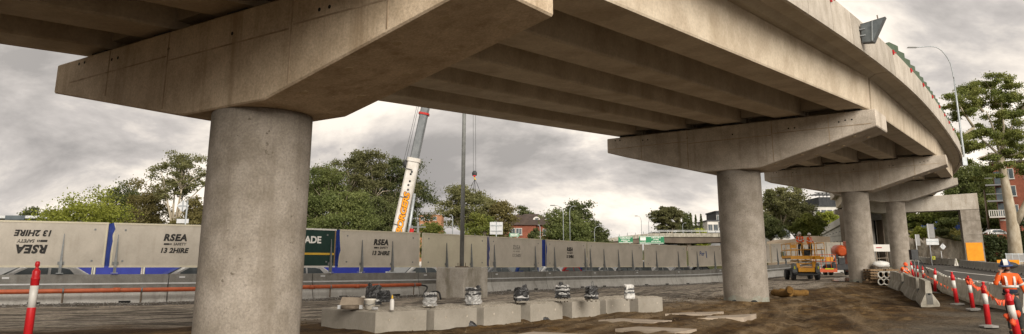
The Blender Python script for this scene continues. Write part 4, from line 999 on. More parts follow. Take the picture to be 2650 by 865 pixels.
# T-top bollards
def bollard():
    t = thing('bollard', 'x', 'bollard')
    MB().lathe([(.062, .03), (.062, .49), (.06, .50)], n=18).build('lower_sleeve', 'bollard_red', t)
    MB().lathe([(.058, .50), (.058, .735)], n=18).build('reflective_band', 'bollard_white', t)
    MB().lathe([(.055, .735), (.06, .74), (.06, .80), (.066, .805), (.066, .82), (.058, .825), (.056, .89), (.05, .90), (.026, .92), (.022, .94), (.034, .955), (.034, .985), (.022, 1.0)], n=18).build('top_sleeve', 'bollard_red', t)
    b = MB().lathe([(.21, 0), (.21, .035), (.09, .055), (.07, .06)], n=8, smooth=False).build('base', 'base_grey', t)
    return t
b0 = bollard()
BO = [(2477.7, 789, 720, .06, 'upright red and white bollard left of the water barriers'), (2519, 802, 731, .1, 'red and white bollard second from the worker on the phone'), (2559, 847, 754, 0, 'tall red and white bollard just left of the worker on the phone'),
      (2642, 905, 783, .14, 'large tilted red and white bollard in front of the worker on the phone'), (2420, 759, 706, .1, 'red and white bollard behind the near end of the jersey barriers'), (2390, 732, 696, .06, 'red and white bollard beside the crouching worker'),
      (2370, 722, 691.6, .0, 'distant red bollard in the cluster by the fourth pier, right one'), (2364, 719, 683, .1, 'distant red bollard in the cluster by the fourth pier, left one'), (2376, 724, 693, -.05, 'distant red bollard in the cluster by the fourth pier, lowest one'), (82, 905, 679, .0, 'big red and white bollard standing alone at the far left')]
BOL = []
for k, (u, v, vt, lean, lab) in enumerate(BO):
    o = b0 if k == 0 else copy_tree(b0)
    p = ground(u, v)
    if k == 9: p = Vector((-7.97, 13.1, 0))
    d = Vector((p.x, p.y)).length; h = (v - vt) / FPX * d * 1.02
    if k == 9: h = 1.47
    sc = max(.85, min(1.5, h)); o.location = p; o.scale = (sc, sc, sc) if k != 9 else (1.08, 1.08, 1.47); o.rotation_euler = (0, -lean, k * .7) if k not in (3,) else (.05, -.13, 0)
    tag(o, lab, 'bollard', 'red and white bollards'); BOL.append((o, p, sc))
# flagging between the bollards
def flagging(a, b, sag, n, lab, seed):
    t = thing('bunting_rope', lab, 'bunting', a); P = [a.lerp(b, i / 14) - Vector((0, 0, sag * 4 * (i / 14) * (1 - i / 14))) - a for i in range(15)]
    MB().tube(P, .008, 5).build('rope', 'rope_orange', t); rr = random.Random(seed)
    for i in range(n):
        f = (i + .7) / n; j = f * 14; q = P[min(13, int(j))].lerp(P[min(13, int(j)) + 1], j - int(j)); w = rr.uniform(.025, .05); h = rr.uniform(.1, .17); dx_ = rr.uniform(-.05, .05)
        MB().add([(q.x - w, q.y, q.z), (q.x + w, q.y, q.z), (q.x + dx_ + w * .3, q.y + rr.uniform(-.04, .04), q.z - h), (q.x + dx_ - w * .3, q.y, q.z - h)], [(0, 1, 2, 3)]).build('flag', 'flag_orange', t)
def btop(k, f=.9): o, p, sc = BOL[k]; return p + Vector((0, 0, sc * f))
flagging(btop(2), btop(3), .22, 11, 'orange bunting sagging between the two nearest bollards', 1)
flagging(btop(1), btop(2), .12, 8, 'orange bunting strung left of the worker on the phone', 2)
flagging(btop(0, .5), btop(4, .6), .1, 6, 'orange bunting strung towards the jersey barriers', 3)
flagging(btop(4, .6), btop(5, .7), .1, 6, 'orange bunting strung behind the jersey barriers', 4)
for k in (3, 1):
    o, p, sc = BOL[k]; mb = MB(); rr = random.Random(k)
    for j in range(5):
        a = rr.uniform(0, 6.28); z = rr.uniform(.45, .6) if k == 3 else rr.uniform(.75, .9); q = Vector((math.cos(a) * .09, math.sin(a) * .09, z)); f = MB().sphere(q, .055, 7, 5, (1, .8, 1), .3, j).build('tied_flag', 'flag_orange', o)

# ---- concrete pipes, pallets and frame by the third pier
pb = ground(2290, 739); dirp = Vector((1, .12, 0)).normalized(); back = Vector((.50, .86, 0)); kk = 0
PN = [['lower row, first', 'lower row, second', 'lower row, third'], ['upper row, first', 'upper row, second', 'upper row, third']]
for row in range(2):
    for j in range(3):
        c = at_y(2280 + j * 14.6, 731 - row * 17, pb.y); ro = .215
        c.z = gz(c.x, c.y) + .235 + row * .46
        t = thing('concrete_pipe', 'concrete drain pipe in the stack by the third pier, %s from the left' % PN[row][j], 'pipe', c, 0, 'stacked concrete pipes'); n = 20; V = []; F = []
        for z, r_ in ((0, ro), (2.4, ro), (2.4, ro * .8), (0, ro * .8)):
            for i_ in range(n):
                a = 2 * math.pi * i_ / n; V.append(Vector((math.cos(a) * r_, 0, math.sin(a) * r_)) + back * z)
        for q in range(4):
            for i_ in range(n): F.append((q * n + i_, q * n + (i_ + 1) % n, ((q + 1) % 4) * n + (i_ + 1) % n, ((q + 1) % 4) * n + i_))
        MB().add(V, F, False).build('pipe', 'pipe_concrete', t)
pp = at_y(2291, 739, pb.y + 3.2); pp.z = gz(pp.x, pp.y)
for lv in range(4):
    for sd in range(2):
        t = thing('timber_pallet', '%s timber pallet of the %s stack behind the concrete pipes' % (['lowest', 'second', 'third', 'topmost'][lv], ['left', 'right'][sd]), 'pallet', pp + Vector((-.75 + sd * 1.15, .1 * sd, lv * .19 + .28 + .0)), .15, 'pallets behind the pipes')
        for y in (-.4, 0, .4): MB().box((0, y, .05), (1.0, .09, .09)).build('bearer', 'timber', t)
        for x in (-.42, -.21, 0, .21, .42): MB().box((x, 0, .11), (.13, .95, .025)).build('board', 'timber', t)
t = thing('timber_skid', 'low timber base carrying the pallets behind the pipes', 'skid', pp, .15); MB().box((-.2, .05, .08), (2.4, .9, .16)).build('beam', 'timber', t); MB().box((-.2, .05, .22), (2.4, .12, .12)).build('beam', 'timber', t)
t = tag(MB().sphere((0, 0, .22), .5, 12, 8, (1.3, .7, .5), .1, 5).build('wrapped_load', 'wrap_white', None, pp + Vector((-.1, .1, 1.06))), 'lumpy load in white plastic wrap on top of the pallets', 'load')
t = thing('site_board', 'pale site notice board on a rust-brown frame behind the pallets', 'notice board', pp + Vector((.1, 1.0, 0)), .15)
for x in (-.75, -.05, .8): MB().bar((x, 0, 0), (x, 0, 2.5 if x < .7 else 2.7), .06).build('post', 'rust_steel', t)
MB().bar((-.75, 0, 1.7), (.8, 0, 1.75), .05).build('rail', 'rust_steel', t); MB().box((.05, -.05, 2.45), (1.9, .04, .5)).build('board', 'render_white', t); MB().box((.15, -.075, 2.47), (.45, .01, .07)).build('red_lettering_strip', 'car_red', t)
p = ground(2372, 727); t = thing('pole_stand', 'black box on a stand with drooping cable by the fourth pier', 'stand', p)
MB().box((0, 0, 1.9), (.5, .4, .75)).build('box', 'machine_dark', t); MB().lathe([(.03, 0), (.03, 1.55)], n=8).build('post', 'steel', t); MB().tube([(0, 0, 1.6), (.35, -.2, 1.5), (.75, -.3, .7), (.9, -.3, .05)], .03, 6).build('cable', 'rubber', t)

# ---- scissor lift
LIFT = ground(2086, 725)
def wheel(parent, x, y, r_, w, name='wheel', rim='machine_grey', rz=0):
    t = MB().tube([(x - w / 2, y, r_), (x - w * .42, y, r_), (x + w * .42, y, r_), (x + w / 2, y, r_)], [r_ * .86, r_, r_, r_ * .86], 22).build(name, 'rubber', parent)
    MB().tube([(x - w / 2 - .012, y, r_), (x + w / 2 + .012, y, r_)], r_ * .55, 16).build('rim', rim, t); return t
def scissor(name, lab, loc, rz, body, group):
    t = thing(name, lab, 'scissor lift', loc, rz, group); W = 2.2; D = 3.4
    MB().box((0, 1.4, .62), (1.35, 3.2, .5)).build('chassis', 'machine_dark', t, bevel=.04)
    MB().box((0, -.32, .78), (1.25, .3, .32)).build('front_cover', body, t, bevel=.03)
    for sx in (-1, 1):
        MB().box((sx * .86, -.1, .92), (.36, .7, .75), taper=(.85, .85)).build('side_pod', 'machine_grey', t, bevel=.04)
        MB().box((sx * .9, -.462, .95), (.09, .02, .22)).build('marker', 'hivis_yellow', t)
        for y in (.15, 2.5): wheel(t, sx * .92, y, .42, .32)
        MB().box((sx * .9, .15, .90), (.34, .8, .06)).build('mudguard', 'machine_dark', t)
    mb = MB(); mb.tube([(-1.05, -.52, .55), (-.7, -.58, .42), (.7, -.58, .42), (1.05, -.52, .55)], .07, 8); mb.build('bumper', 'machine_dark', t)
    for k in range(5):
        z = 1.0 + k * .13; MB().bar((-.5, -.25, z), (.5, -.25, z + .03), .07, .07).build('scissor_arm', 'rust_steel' if k % 2 else body, t)
        MB().bar((-.45, -.2, z), (-.45, 2.9, z + (.1 if k % 2 else -.02)), .07, .07).build('scissor_arm', body, t); MB().bar((.45, -.2, z), (.45, 2.9, z + (.1 if k % 2 else -.02)), .07, .07).build('scissor_arm', body, t)
    MB().box((.65, -.28, 1.2), (.32, .2, .5)).build('hydraulic_box', body, t, bevel=.03); MB().box((-.65, -.28, 1.12), (.4, .2, .36)).build('control_box', body, t, bevel=.03)
    MB().box((0, 1.3, 1.72), (W, D, .14)).build('deck_plate', 'machine_grey', t)
    MB().box((0, -.42, 1.74), (W + .06, .05, .26)).build('toe_board', body, t); MB().box((.95, -.7, 1.70), (.7, .6, .2)).build('extension_deck', body, t)
    for sx in (-1, 1): MB().box((sx * (W / 2 + .005), 1.3, 1.80), (.05, D, .2)).build('toe_board', body, t)
    def rail(P, r_=.026, n='guard_rail'): MB().tube(P, r_, 7).build(n, body, t)
    zt = 2.86
    for z in (zt, 2.35):
        rail([(-W / 2, -.38, z - .08), (-W / 2 + .03, -.4, z), (-.3, -.4, z), (-.22, -.4, z - .06)]); rail([(-.12, -.4, z - .06), (-.05, -.4, z), (W / 2 - .35, -.4, z)]); rail([(W / 2 - .32, -.95, z), (W / 2 + .2, -.95, z), (W / 2 + .26, -.95, z - .08)])
        rail([(-W / 2, -.4, z), (-W / 2, 2.9, z)]); rail([(W / 2 + .26, -.95, z), (W / 2, 2.9, z)]); rail([(-W / 2, 2.9, z), (W / 2, 2.9, z)])
    for x, y in ((-W / 2, -.4), (-.22, -.4), (-.12, -.4), (W / 2 - .33, -.95), (W / 2 + .26, -.95), (W / 2 - .33, -.4), (-W / 2 + .5, -.4), (-W / 2, 1.2), (W / 2, 1.2), (-W / 2, 2.9), (W / 2, 2.9), (0, 2.9), (.45, -.4)): rail([(x, y, 1.8), (x, y, zt)], .024, 'rail_post')
    MB().box((-.85, -.25, 2.6), (.4, .25, .25)).build('control_panel', body, t)
    return t
lift = scissor('scissor_lift', 'yellow scissor lift carrying two workers on the dirt track', LIFT, -.12, 'lift_yellow', None)
l2 = at_y(2146, 713, 68); t = thing('boom_lift', 'orange boom lift with caged basket half hidden by the third column', 'boom lift', l2, -.15)
for sx in (-1, 1):
    for y in (.2, 2.3): wheel(t, 1.1 + sx * .9, y, .42, .3)
MB().box((1.1, 1.2, .7), (1.7, 3, .5)).build('chassis', 'machine_dark', t, bevel=.05); MB().box((-.4, -.6, .42), (1.7, 1.0, .30)).build('basket_floor', 'lift_orange', t)
for x in (-1.22, -.8, -.4, 0, .42): MB().tube([(x, -1.08, .5), (x - .06, -1.08, 1.75)], .026, 6).build('basket_post', 'lift_orange', t)
for x in (-1.22, .42): MB().tube([(x, -.1, .5), (x, -.1, 1.7)], .026, 6).build('basket_post', 'lift_orange', t)
for z in (1.15, 1.72): MB().tube([(-1.25, -.1, z), (-1.25, -1.08, z), (.42, -1.08, z), (.42, -.1, z)], .026, 6).build('basket_rail', 'lift_orange', t)
MB().box((-.2, -1.12, .55), (.7, .02, .1)).build('yellow_label', 'hivis_yellow', t); MB().box((-.1, -.95, 1.35), (.55, .25, .35)).build('control_box', 'lift_yellow', t)
MB().tube([(1.2, -.2, 2.0), (1.2, 0, 2.05), (1.2, 1.6, 2.1)], [.3, .48, .5], 18).build('engine_hood', 'lift_orange', t); MB().box((2.0, .6, 1.6), (.5, 2.2, 2.6)).build('tower', 'lift_orange', t, bevel=.05); MB().bar((.2, -.4, .8), (1.2, .4, 2.2), .14).build('boom', 'machine_dark', t)
MB().box((1.1, .0, 1.1), (.5, .5, .8)).build('swing_joint', 'machine_dark', t)
# puddle
q = [(2152, 722), (2200, 717), (2212, 726), (2160, 728)]
P = [ground(*c) for c in q]; 
mat('wet_clay', (.16, .075, .035), (.11, .05, .025), rough=.12, scale=2, spec=.6)
mb = MB(); c = sum(P, Vector()) / 4; rg = catmull([Vector((p.x, p.y, 0)) for p in P + P[:1]], 6)[:-1]; n = len(rg); mb.add([(p.x, p.y, gz(p.x, p.y) + .006) for p in rg], [tuple(range(n))]); tag(mb.build('puddle', 'wet_clay'), kind='structure')

# ---- bridge-mounted things
def find_s(u, o, h, lo, hi):
    best = min((abs(proj(deck_pt(lo + (hi - lo) * k / 400, o, h))[0] - u), lo + (hi - lo) * k / 400) for k in range(401)); return best[1]
s_ = find_s(2226, 6.6, 1.95, PS[1], PS[2] + 12); A = deck_pt(s_, 6.6, 1.25); _, d = axis.at(s_); az = math.atan2(d.x, d.y)
t = thing('sign_box', 'grey steel sign housing bolted to the outside of the parapet', 'sign', (A.x, A.y, A.z + .28), -az); t.scale = (.74, .74, .74)
W, H_ = 1.25, 1.10
sec = lambda y: [(0.04, y, .12), (.55, y, .06), (1.15, y, 1.18), (0.04, y, 1.02)]
mb = MB(); mb.loft([sec(-.02), sec(.30)]); mb.build('housing', 'machine_grey', t, bevel=.01)
mat('sign_back', (.10, .115, .12), (.16, .18, .185), scale=3, rough=.35, metal=.4); mb = MB(); mb.loft([[(.08, -.028, .17), (.53, -.028, .12), (1.08, -.028, 1.12), (.08, -.028, .98)], [(.08, -.022, .17), (.53, -.022, .12), (1.08, -.022, 1.12), (.08, -.022, .98)]]); mb.build('back_sheet', 'sign_back', t)
MB().bar((.5, -.04, .12), (.58, -.04, 1.09), .06, .04).build('stiffener', 'galvanised', t)
for z in (.45, .75): MB().box((.12, -.05, z), (.24, .06, .05)).build('mounting_arm', 'galvanised', t)
MB().bar((.8, .14, 1.15), (.78, .14, 1.35), .05).build('lifting_eye', 'rust_steel', t)
# green noise-wall louvres behind the parapet
s = find_s(2318, 6.5, 2.5, PS[1], PS[4]); k = 0; e_ = PS[4] + 4
while s < e_:
    a = deck_pt(s, 6.15, 1.78); b = deck_pt(s + 1.5, 6.38, 1.78); dv = (b - a); L_ = dv.length; up = Vector((0, 0, 1.42)); nn = Vector((dv.y, -dv.x, 0)).normalized() * .05
    mb = MB(); mb.loft([[a, a + nn, a + nn + up * .93, a + up * .93], [a + dv * .25, a + dv * .25 + nn, a + dv * .25 + nn + up, a + dv * .25 + up], [b, b + nn, b + nn + up, b + up]]); mb.build('noise_louvre', 'noise_green', deck); s += 1.9; k += 1
# lamp on the deck edge
s_ = find_s(2498, 6.75, 1.6, PS[3] + 4, PS[4] + 3); A = deck_pt(s_, 6.75, .9); t = thing('street_lamp', 'galvanised curved-arm street lamp fixed to the outside of the viaduct', 'street lamp', A)
ht = at_y(2462, 205, A.y).z - A.z
MB().lathe([(.12, 0), (.11, .6), (.085, ht * .6), (.06, ht)], n=12).build('pole', 'galvanised', t); MB().box((-.1, 0, .2), (.45, .45, .8)).build('bracket', 'galvanised', t)
tip = at_y(2352, 123, A.y) - A; base = Vector((0, 0, ht)); tp = at_y(2440, 130, A.y) - A
MB().tube(catmull([base, base.lerp(Vector((tp.x, 0, tip.z)), .5) + Vector((.12, 0, .25)), Vector((tp.x - .6, 0, tip.z)), Vector((tip.x + .6, 0, tip.z))], 6), .05, 8).build('arm', 'galvanised', t); MB().box((tip.x + .3, 0, tip.z), (.95, .25, .1), taper=(.8, .8)).build('lamp_head', 'pole_grey', t)

# ---- road signs seen from behind on the right
def post_sign(name, lab, u, vb, Y, parts, group=None):
    p = at_y(u, vb, Y); t = thing(name, lab, 'road sign', (p.x, p.y, gz(p.x, p.y)), 0, group); 
    for kind, u0, v0, u1, v1, m in parts:
        a, b = at_y(u0, v0, Y) - Vector(t.location), at_y(u1, v1, Y) - Vector(t.location)
        if kind == 'post': MB().tube([(b.x, 0, 0), (b.x, 0, a.z)], .05, 8).build('post', m, t)
        elif kind == 'panel': MB().span(a.x, b.x, -.03, .0, b.z, a.z).build('panel', m, t)
        elif kind == 'diamond':
            cx, cz, w, h = (a.x + b.x) / 2, (a.z + b.z) / 2, (b.x - a.x) / 2, (a.z - b.z) / 2; mb = MB(); mb.loft([[(cx, y, cz - h), (cx + w, y, cz), (cx, y, cz + h), (cx - w, y, cz)] for y in (-.03, 0)]); mb.build('panel', m, t)
            MB().box((cx, -.05, cz), (w * 1.5, .03, .05)).build('brace', 'galvanised', t); MB().box((cx, -.055, cz), (.06, .03, h * 1.8)).build('brace', 'galvanised', t)
        elif kind == 'brace': MB().span(a.x, b.x, -.07, -.035, b.z, a.z).build('brace', m, t)
    return t
post_sign('road_sign', 'tall grey sign back above a pale rectangular plate by the rock face', 2413, 684, 105, [('post', 2412, 579, 2412, 684, 'light_metal'), ('panel', 2397, 580, 2420, 616, 'sign_grey'), ('panel', 2396, 618, 2430, 634, 'sign_pale'), ('brace', 2398, 624, 2428, 626, 'galvanised')])
post_sign('road_sign', 'narrow grey sign back left of the tall sign by the rock face', 2378, 675, 100, [('post', 2376, 607, 2376, 675, 'light_metal'), ('panel', 2367, 607, 2382, 636, 'sign_grey')])
post_sign('road_sign', 'small silver diamond sign back in front of the rock face', 2440, 672, 112, [('post', 2440, 650, 2440, 690, 'light_metal'), ('diamond', 2431, 630, 2449, 647, 'sign_pale')])
for k, (u, v) in enumerate(((2419, 690), (2391, 672))):
    p = ground(u, v); o = thing('delineator', '%s small yellow and black marker on the water barriers' % ['nearer', 'farther'][k], 'marker', p + Vector((0, 0, .86))); MB().box((0, 0, .2), (.35, .06, .4)).build('panel', 'hivis_yellow', o); MB().box((0, -.035, .2), (.14, .01, .3)).build('black_bar', 'machine_dark', o)
# ================================================================ people
def skin_mesh(verts, edges, radii, sub=2, roots=(0,)):
    me = bpy.data.meshes.new('body'); me.from_pydata([tuple(v) for v in verts], edges, []); o = bpy.data.objects.new('body', me); col.objects.link(o)
    o.modifiers.new('skin', 'SKIN').use_smooth_shade = True
    ss = o.modifiers.new('sub', 'SUBSURF'); ss.levels = sub; ss.render_levels = sub
    for i, r in enumerate(radii):
        d = me.skin_vertices[0].data[i]; d.radius = r if isinstance(r, tuple) else (r, r); d.use_root = i in roots
    dg = bpy.context.evaluated_depsgraph_get(); m2 = bpy.data.meshes.new_from_object(o.evaluated_get(dg)); bpy.data.objects.remove(o); bpy.data.meshes.remove(me)
    m2.polygons.foreach_set('use_smooth', [True] * len(m2.polygons)); return m2
class Sk:
    def __init__(s): s.v = []; s.e = []; s.r = []
    def chain(s, pts, start=None):
        prev = start
        for p, r in pts:
            s.v.append(Vector(p)); s.r.append(r); i = len(s.v) - 1
            if prev is not None: s.e.append((prev, i))
            prev = i
        return prev
    def mesh(s, sub=2): return skin_mesh(s.v, s.e, s.r, sub)
def person(label, loc, rz, J, top='hivis_orange', hem='navy_cloth', legs='work_trousers', hat=None, scale=1.0, extras=True, detail=2):
    """J: joints in the person's own frame (facing -Y, feet at z 0)"""
    t = thing('person', label, 'person', loc, rz); t.scale = (scale,) * 3
    pel, wai, che, nec, hd = [Vector(J[k]) for k in ('pelvis', 'waist', 'chest', 'neck', 'head')]
    up = (hd - nec).normalized(); fw = Vector(J.get('look', (0, -1, 0))).normalized()
    body = Sk(); a = body.chain([(pel, (.15, .10)), (wai, (.135, .095)), (che, (.16, .105))])
    n = body.chain([(nec, .055), (nec.lerp(hd, .45) + fw * .015, .062), (hd - up * .05 + fw * .02, (.072, .085)), (hd + up * .05, (.078, .092)), (hd + up * .11, (.055, .065))], a)
    for sd in ('l', 'r'):
        sh, el, wr, ha = [Vector(J[k + sd]) for k in ('sh', 'el', 'wr', 'ha')]
        i = body.chain([(sh, .058), (sh.lerp(el, .55), .047), (el, .041), (el.lerp(wr, .5), .036), (wr, .026), (wr.lerp(ha, .7), (.04, .02))], a)
        d = (ha - wr).normalized(); sidev = d.cross(fw if abs(d.dot(fw)) < .9 else up).normalized(); cur = d.cross(sidev) * (1 if sd == 'l' else -1)
        for k, ln in enumerate((.075, .085, .08, .062)):
            b = ha + sidev * (-.03 + .02 * k); body.chain([(b, .0095), (b + d * ln * .5 + cur * .01, .009), (b + d * ln * .85 + cur * .04, .008)], i)
        th = wr.lerp(ha, .45) + sidev * -.035; body.chain([(th, .011), (th + d * .03 - sidev * .025, .0105), (th + d * .06 - sidev * .03, .009)], i)
        hp, kn, an = [Vector(J[k + sd]) for k in ('hp', 'kn', 'an')]; body.chain([(hp, .085), (hp.lerp(kn, .5), .075), (kn, .056), (kn.lerp(an, .4), .052), (an, .038)], 0)
    put('body', body.mesh(detail), 'skin', t)
    sh_ = Sk(); a = sh_.chain([(pel.lerp(wai, .35), (.172, .125)), (wai, (.165, .12)), (wai.lerp(che, .6), (.178, .125)), (che, (.175, .12)), (che.lerp(nec, .62), (.095, .085))])
    for sd in ('l', 'r'):
        s0, el, wr = [Vector(J[k + sd]) for k in ('sh', 'el', 'wr')]; sh_.chain([(s0, .078), (s0.lerp(el, .5), .066), (el, .058), (el.lerp(wr, .55), .052), (el.lerp(wr, .88), .043)], 3)
    put('shirt', sh_.mesh(detail), top, t)
    tr = Sk(); tr.chain([(pel + Vector((0, 0, .06)), (.16, .115)), (pel, (.162, .12))])
    for sd in ('l', 'r'):
        hp, kn, an = [Vector(J[k + sd]) for k in ('hp', 'kn', 'an')]; tr.chain([(hp - Vector((0, 0, .03)), .105), (hp.lerp(kn, .5), .092), (kn, .076), (kn.lerp(an, .5), .072), (an.lerp(kn, .12), .064)], 1)
        f = Sk(); ff = Vector(J.get('toe' + sd, an + Vector((0, -.17, -.04)))); f.chain([(an + Vector((0, .03, .02)), .056), (an + Vector((0, .02, -.045)), (.05, .045)), (an.lerp(ff, .6) + Vector((0, 0, -.025)), (.05, .04)), (ff, (.045, .03))]); put('boot', f.mesh(1), 'leather_dark', t)
    put('trousers', tr.mesh(detail), legs, t)
    ax = (che - wai).normalized()
    def band(c, rx, ry, h, m, n='band', tiltv=ax):
        q = tiltv.to_track_quat('Z', 'Y').to_matrix(); mb = MB(); V = []
        for z, g in ((-h / 2, 1), (h / 2, 1), (h / 2, .93), (-h / 2, .93)):
            for k in range(24): b = 2 * math.pi * k / 24; V.append(c + q @ Vector((rx * g * math.cos(b), ry * g * math.sin(b), z)))
        mb.add(V, [(j * 24 + k, j * 24 + (k + 1) % 24, ((j + 1) % 4) * 24 + (k + 1) % 24, ((j + 1) % 4) * 24 + k) for j in range(4) for k in range(24)], True); return mb.build(n, m, t)
    if extras:
        if hem: 
            hm = Sk(); hm.chain([(pel + Vector((0, 0, .0)), (.178, .132)), (pel.lerp(wai, .7), (.180, .134)), (wai + ax * .02, (.176, .13))]); put('shirt_hem', hm.mesh(detail), hem, t)
        band(wai + ax * .055, .20, .148, .055, 'reflective', 'reflective_band')
        sv = (Vector(J['shl']) - Vector(J['shr'])).normalized(); fr = ax.cross(sv); fr = fr if fr.dot(fw) > 0 else -fr
        for sg in (-1, 1):
            P = [wai + ax * .07 + sv * .085 * sg + fr * .135, wai.lerp(che, .6) + sv * .09 * sg + fr * .145, che + sv * .095 * sg + fr * .128, che + ax * .07 + sv * .1 * sg + fr * .075, che + ax * .09 + sv * .1 * sg]
            mb = MB(); V = []
            for p in P: V += [p - sv * .024, p + sv * .024, p + sv * .024 + fr * .008, p - sv * .024 + fr * .008]
            mb.add(V, [(j * 4 + k, j * 4 + (k + 1) % 4, (j + 1) * 4 + (k + 1) % 4, (j + 1) * 4 + k) for j in range(len(P) - 1) for k in range(4)]); mb.build('reflective_strap', 'reflective', t)
        for sd in ('l', 'r'):
            el, s0 = Vector(J['el' + sd]), Vector(J['sh' + sd]); band(s0.lerp(el, .72), .070, .070, .05, 'reflective', 'sleeve_band', (el - s0).normalized())
        band(pel.lerp(wai, .12), .185, .138, .045, 'leather_dark', 'belt')
    # face
    sdv = fw.cross(up).normalized()
    for sg in (-1, 1): MB().sphere(hd + fw * .088 + sdv * .032 * sg + up * .012, .012, 8, 6).build('eye', 'recess_dark', t); MB().sphere(hd + sdv * .082 * sg, .024, 8, 6, (.5, 1, 1.3)).build('ear', 'skin', t)
    MB().tube([hd + fw * .09 + up * .015, hd + fw * .118 - up * .022, hd + fw * .095 - up * .03], [.010, .016, .012], 7).build('nose', 'skin', t)
    MB().tube([hd + fw * .094 - up * .055 - sdv * .025, hd + fw * .102 - up * .053, hd + fw * .094 - up * .055 + sdv * .025], .007, 6).build('mouth', 'car_red', t)
    if J.get('beard'): b = MB(); b.sphere(hd + fw * .03 - up * .088, .068, 12, 8, (1, 1, .6)); b.build('beard', 'beard', t)
    if J.get('glasses'):
        mb = MB(); mb.tube([hd - sdv * .085 + up * .02, hd - sdv * .07 + fw * .085 + up * .018, hd + fw * .105 + up * .018, hd + sdv * .07 + fw * .085 + up * .018, hd + sdv * .085 + up * .02], [.006, .022, .018, .022, .006], 8); mb.build('sunglasses', 'recess_dark', t)
    q = Matrix((sdv, -fw if True else fw, up)).transposed()
    def helm(m, brim, r_=.125, rim=None):
        rimm = rim or m
        prof = [(r_, 0), (r_ * 1.0, .03), (r_ * .95, .07), (r_ * .72, .115), (r_ * .35, .138), (.004, .142)]; mb = MB(); mb.lathe(prof, n=20, sx=.92, sy=1.08); mb.v = [tuple(q @ Vector(v) + hd + up * .035) for v in mb.v]; h = mb.build('helmet', m, t)
        mb = MB(); mb.lathe([(r_ * .98, -.008), (r_ + brim, -.022), (r_ + brim, -.010), (r_ * .98, .012)], n=24, sx=.95, sy=1.08); mb.v = [tuple(q @ Vector((v[0], v[1] - .01, v[2])) + hd + up * .035) for v in mb.v]; mb.build('brim', rimm, h); return h
    if hat == 'white': helm('helmet_white', .035)
    if hat == 'orange': helm('helmet_orange', .02)
    if hat == 'hood': helm('bucket_white', .03); b = MB(); b.sphere(hd - fw * .045 - up * .05, .1, 12, 8, (1, .8, 1.2)); b.build('neck_flap', 'bucket_white', t)
    if hat == 'blue':
        h = helm('hat_blue', .05, .122, 'hat_blue'); mb = MB(); V = []
        for k in range(7):
            z = [.012, .05, .085, .122, .138, .146, .147][k]; y = [-.139, -.135, -.125, -.095, -.06, -.03, .0][k]; V += [q @ Vector((-.05, y - .004, z)) + hd + up * .035, q @ Vector((.05, y - .004, z)) + hd + up * .035]
        mb.add(V, [(2 * k, 2 * k + 1, 2 * k + 3, 2 * k + 2) for k in range(6)]); mb.build('hat_front_panel', 'helmet_white', h)
        b = MB(); b.sphere(hd + up * .01 - fw * .07 - sdv * .10, .15, 14, 8, (1.25, .6, .55)); b.build('neck_flap', 'machine_dark', h)
    return t
STAND = dict(pelvis=(0, 0, .95), waist=(0, 0, 1.1), chest=(0, 0, 1.36), neck=(0, 0, 1.49), head=(0, -.01, 1.63), shl=(.185, 0, 1.42), shr=(-.185, 0, 1.42), ell=(.24, .02, 1.14), elr=(-.24, .02, 1.14), wrl=(.25, -.06, .9), wrr=(-.25, -.06, .9), hal=(.25, -.08, .82), har=(-.25, -.08, .82),
             hpl=(.09, 0, .92), hpr=(-.09, 0, .92), knl=(.10, -.02, .5), knr=(-.10, -.02, .5), anl=(.11, .03, .09), anr=(-.11, .03, .09))
# worker on the phone (his right hand, at our left, holds it to the ear)
J = dict(STAND); J.update(head=(-.03, -.03, 1.635), neck=(-.015, -.005, 1.49), look=(-.12, -1, -.12), shr=(-.195, -.01, 1.425), elr=(-.335, -.14, 1.20), wrr=(-.205, -.15, 1.46), har=(-.145, -.105, 1.545), shl=(.185, .0, 1.40), ell=(.30, .05, 1.14), wrl=(.36, -.02, .90), hal=(.37, -.05, .82), beard=1, glasses=1,
              knl=(.13, -.05, .5), anl=(.15, .10, .1), knr=(-.08, -.08, .5), anr=(-.10, -.02, .09))
pw = ground(2630, 868); px_ = pw.x * .985
worker = person('worker in orange and navy hi-vis shirt and blue sun hat talking on a phone', (pw.x, pw.y, pw.z), R(-18), J, hat='blue', scale=1.0)
ph = MB().box((-.118, -.075, 1.575), (.02, .07, .14), mtx=Euler((.25, .1, 0)).to_matrix()).build('phone', 'machine_dark', None); ph.parent = None
ph.location = worker.location; ph.rotation_euler = worker.rotation_euler; tag(ph, 'dark mobile phone held to the ear of the worker on the right', 'phone')
# two workers on the lift
def lift_pt(x, y, z):
    r = Matrix.Rotation(lift.rotation_euler.z, 3, 'Z') @ Vector((x, y, z)); return Vector(lift.location) + r
J = dict(STAND); J.update(look=(.25, -1, -.15), elr=(-.22, -.1, 1.16), wrr=(-.1, -.26, 1.02), har=(-.06, -.30, .98), ell=(.23, -.08, 1.15), wrl=(.16, -.26, 1.05), hal=(.12, -.32, 1.03), glasses=1)
person('worker in orange jacket and pale hood standing on the yellow lift', lift_pt(-.15, .35, 1.79), -.3, J, hem=None, hat='hood', scale=1.1)
J = dict(STAND); J.update(look=(-.6, -1, -.05), ell=(.24, -.06, 1.14), wrl=(.14, -.27, 1.03), hal=(.08, -.32, 1.02))
person('worker in orange shirt and white helmet standing on the yellow lift', lift_pt(.55, .15, 1.79), .5, J, top='hivis_orange', hem='hivis_orange', hat='white', scale=1.05)
# bag hung on the lift guard rail
o = MB(); wrap(o, .5, .6, 8, 0); o = o.build('tool_bag', 'machine_dark', None, lift_pt(.12, -.1, 1.8)); tag(o, 'dark tool bag on the floor of the yellow lift', 'bag')
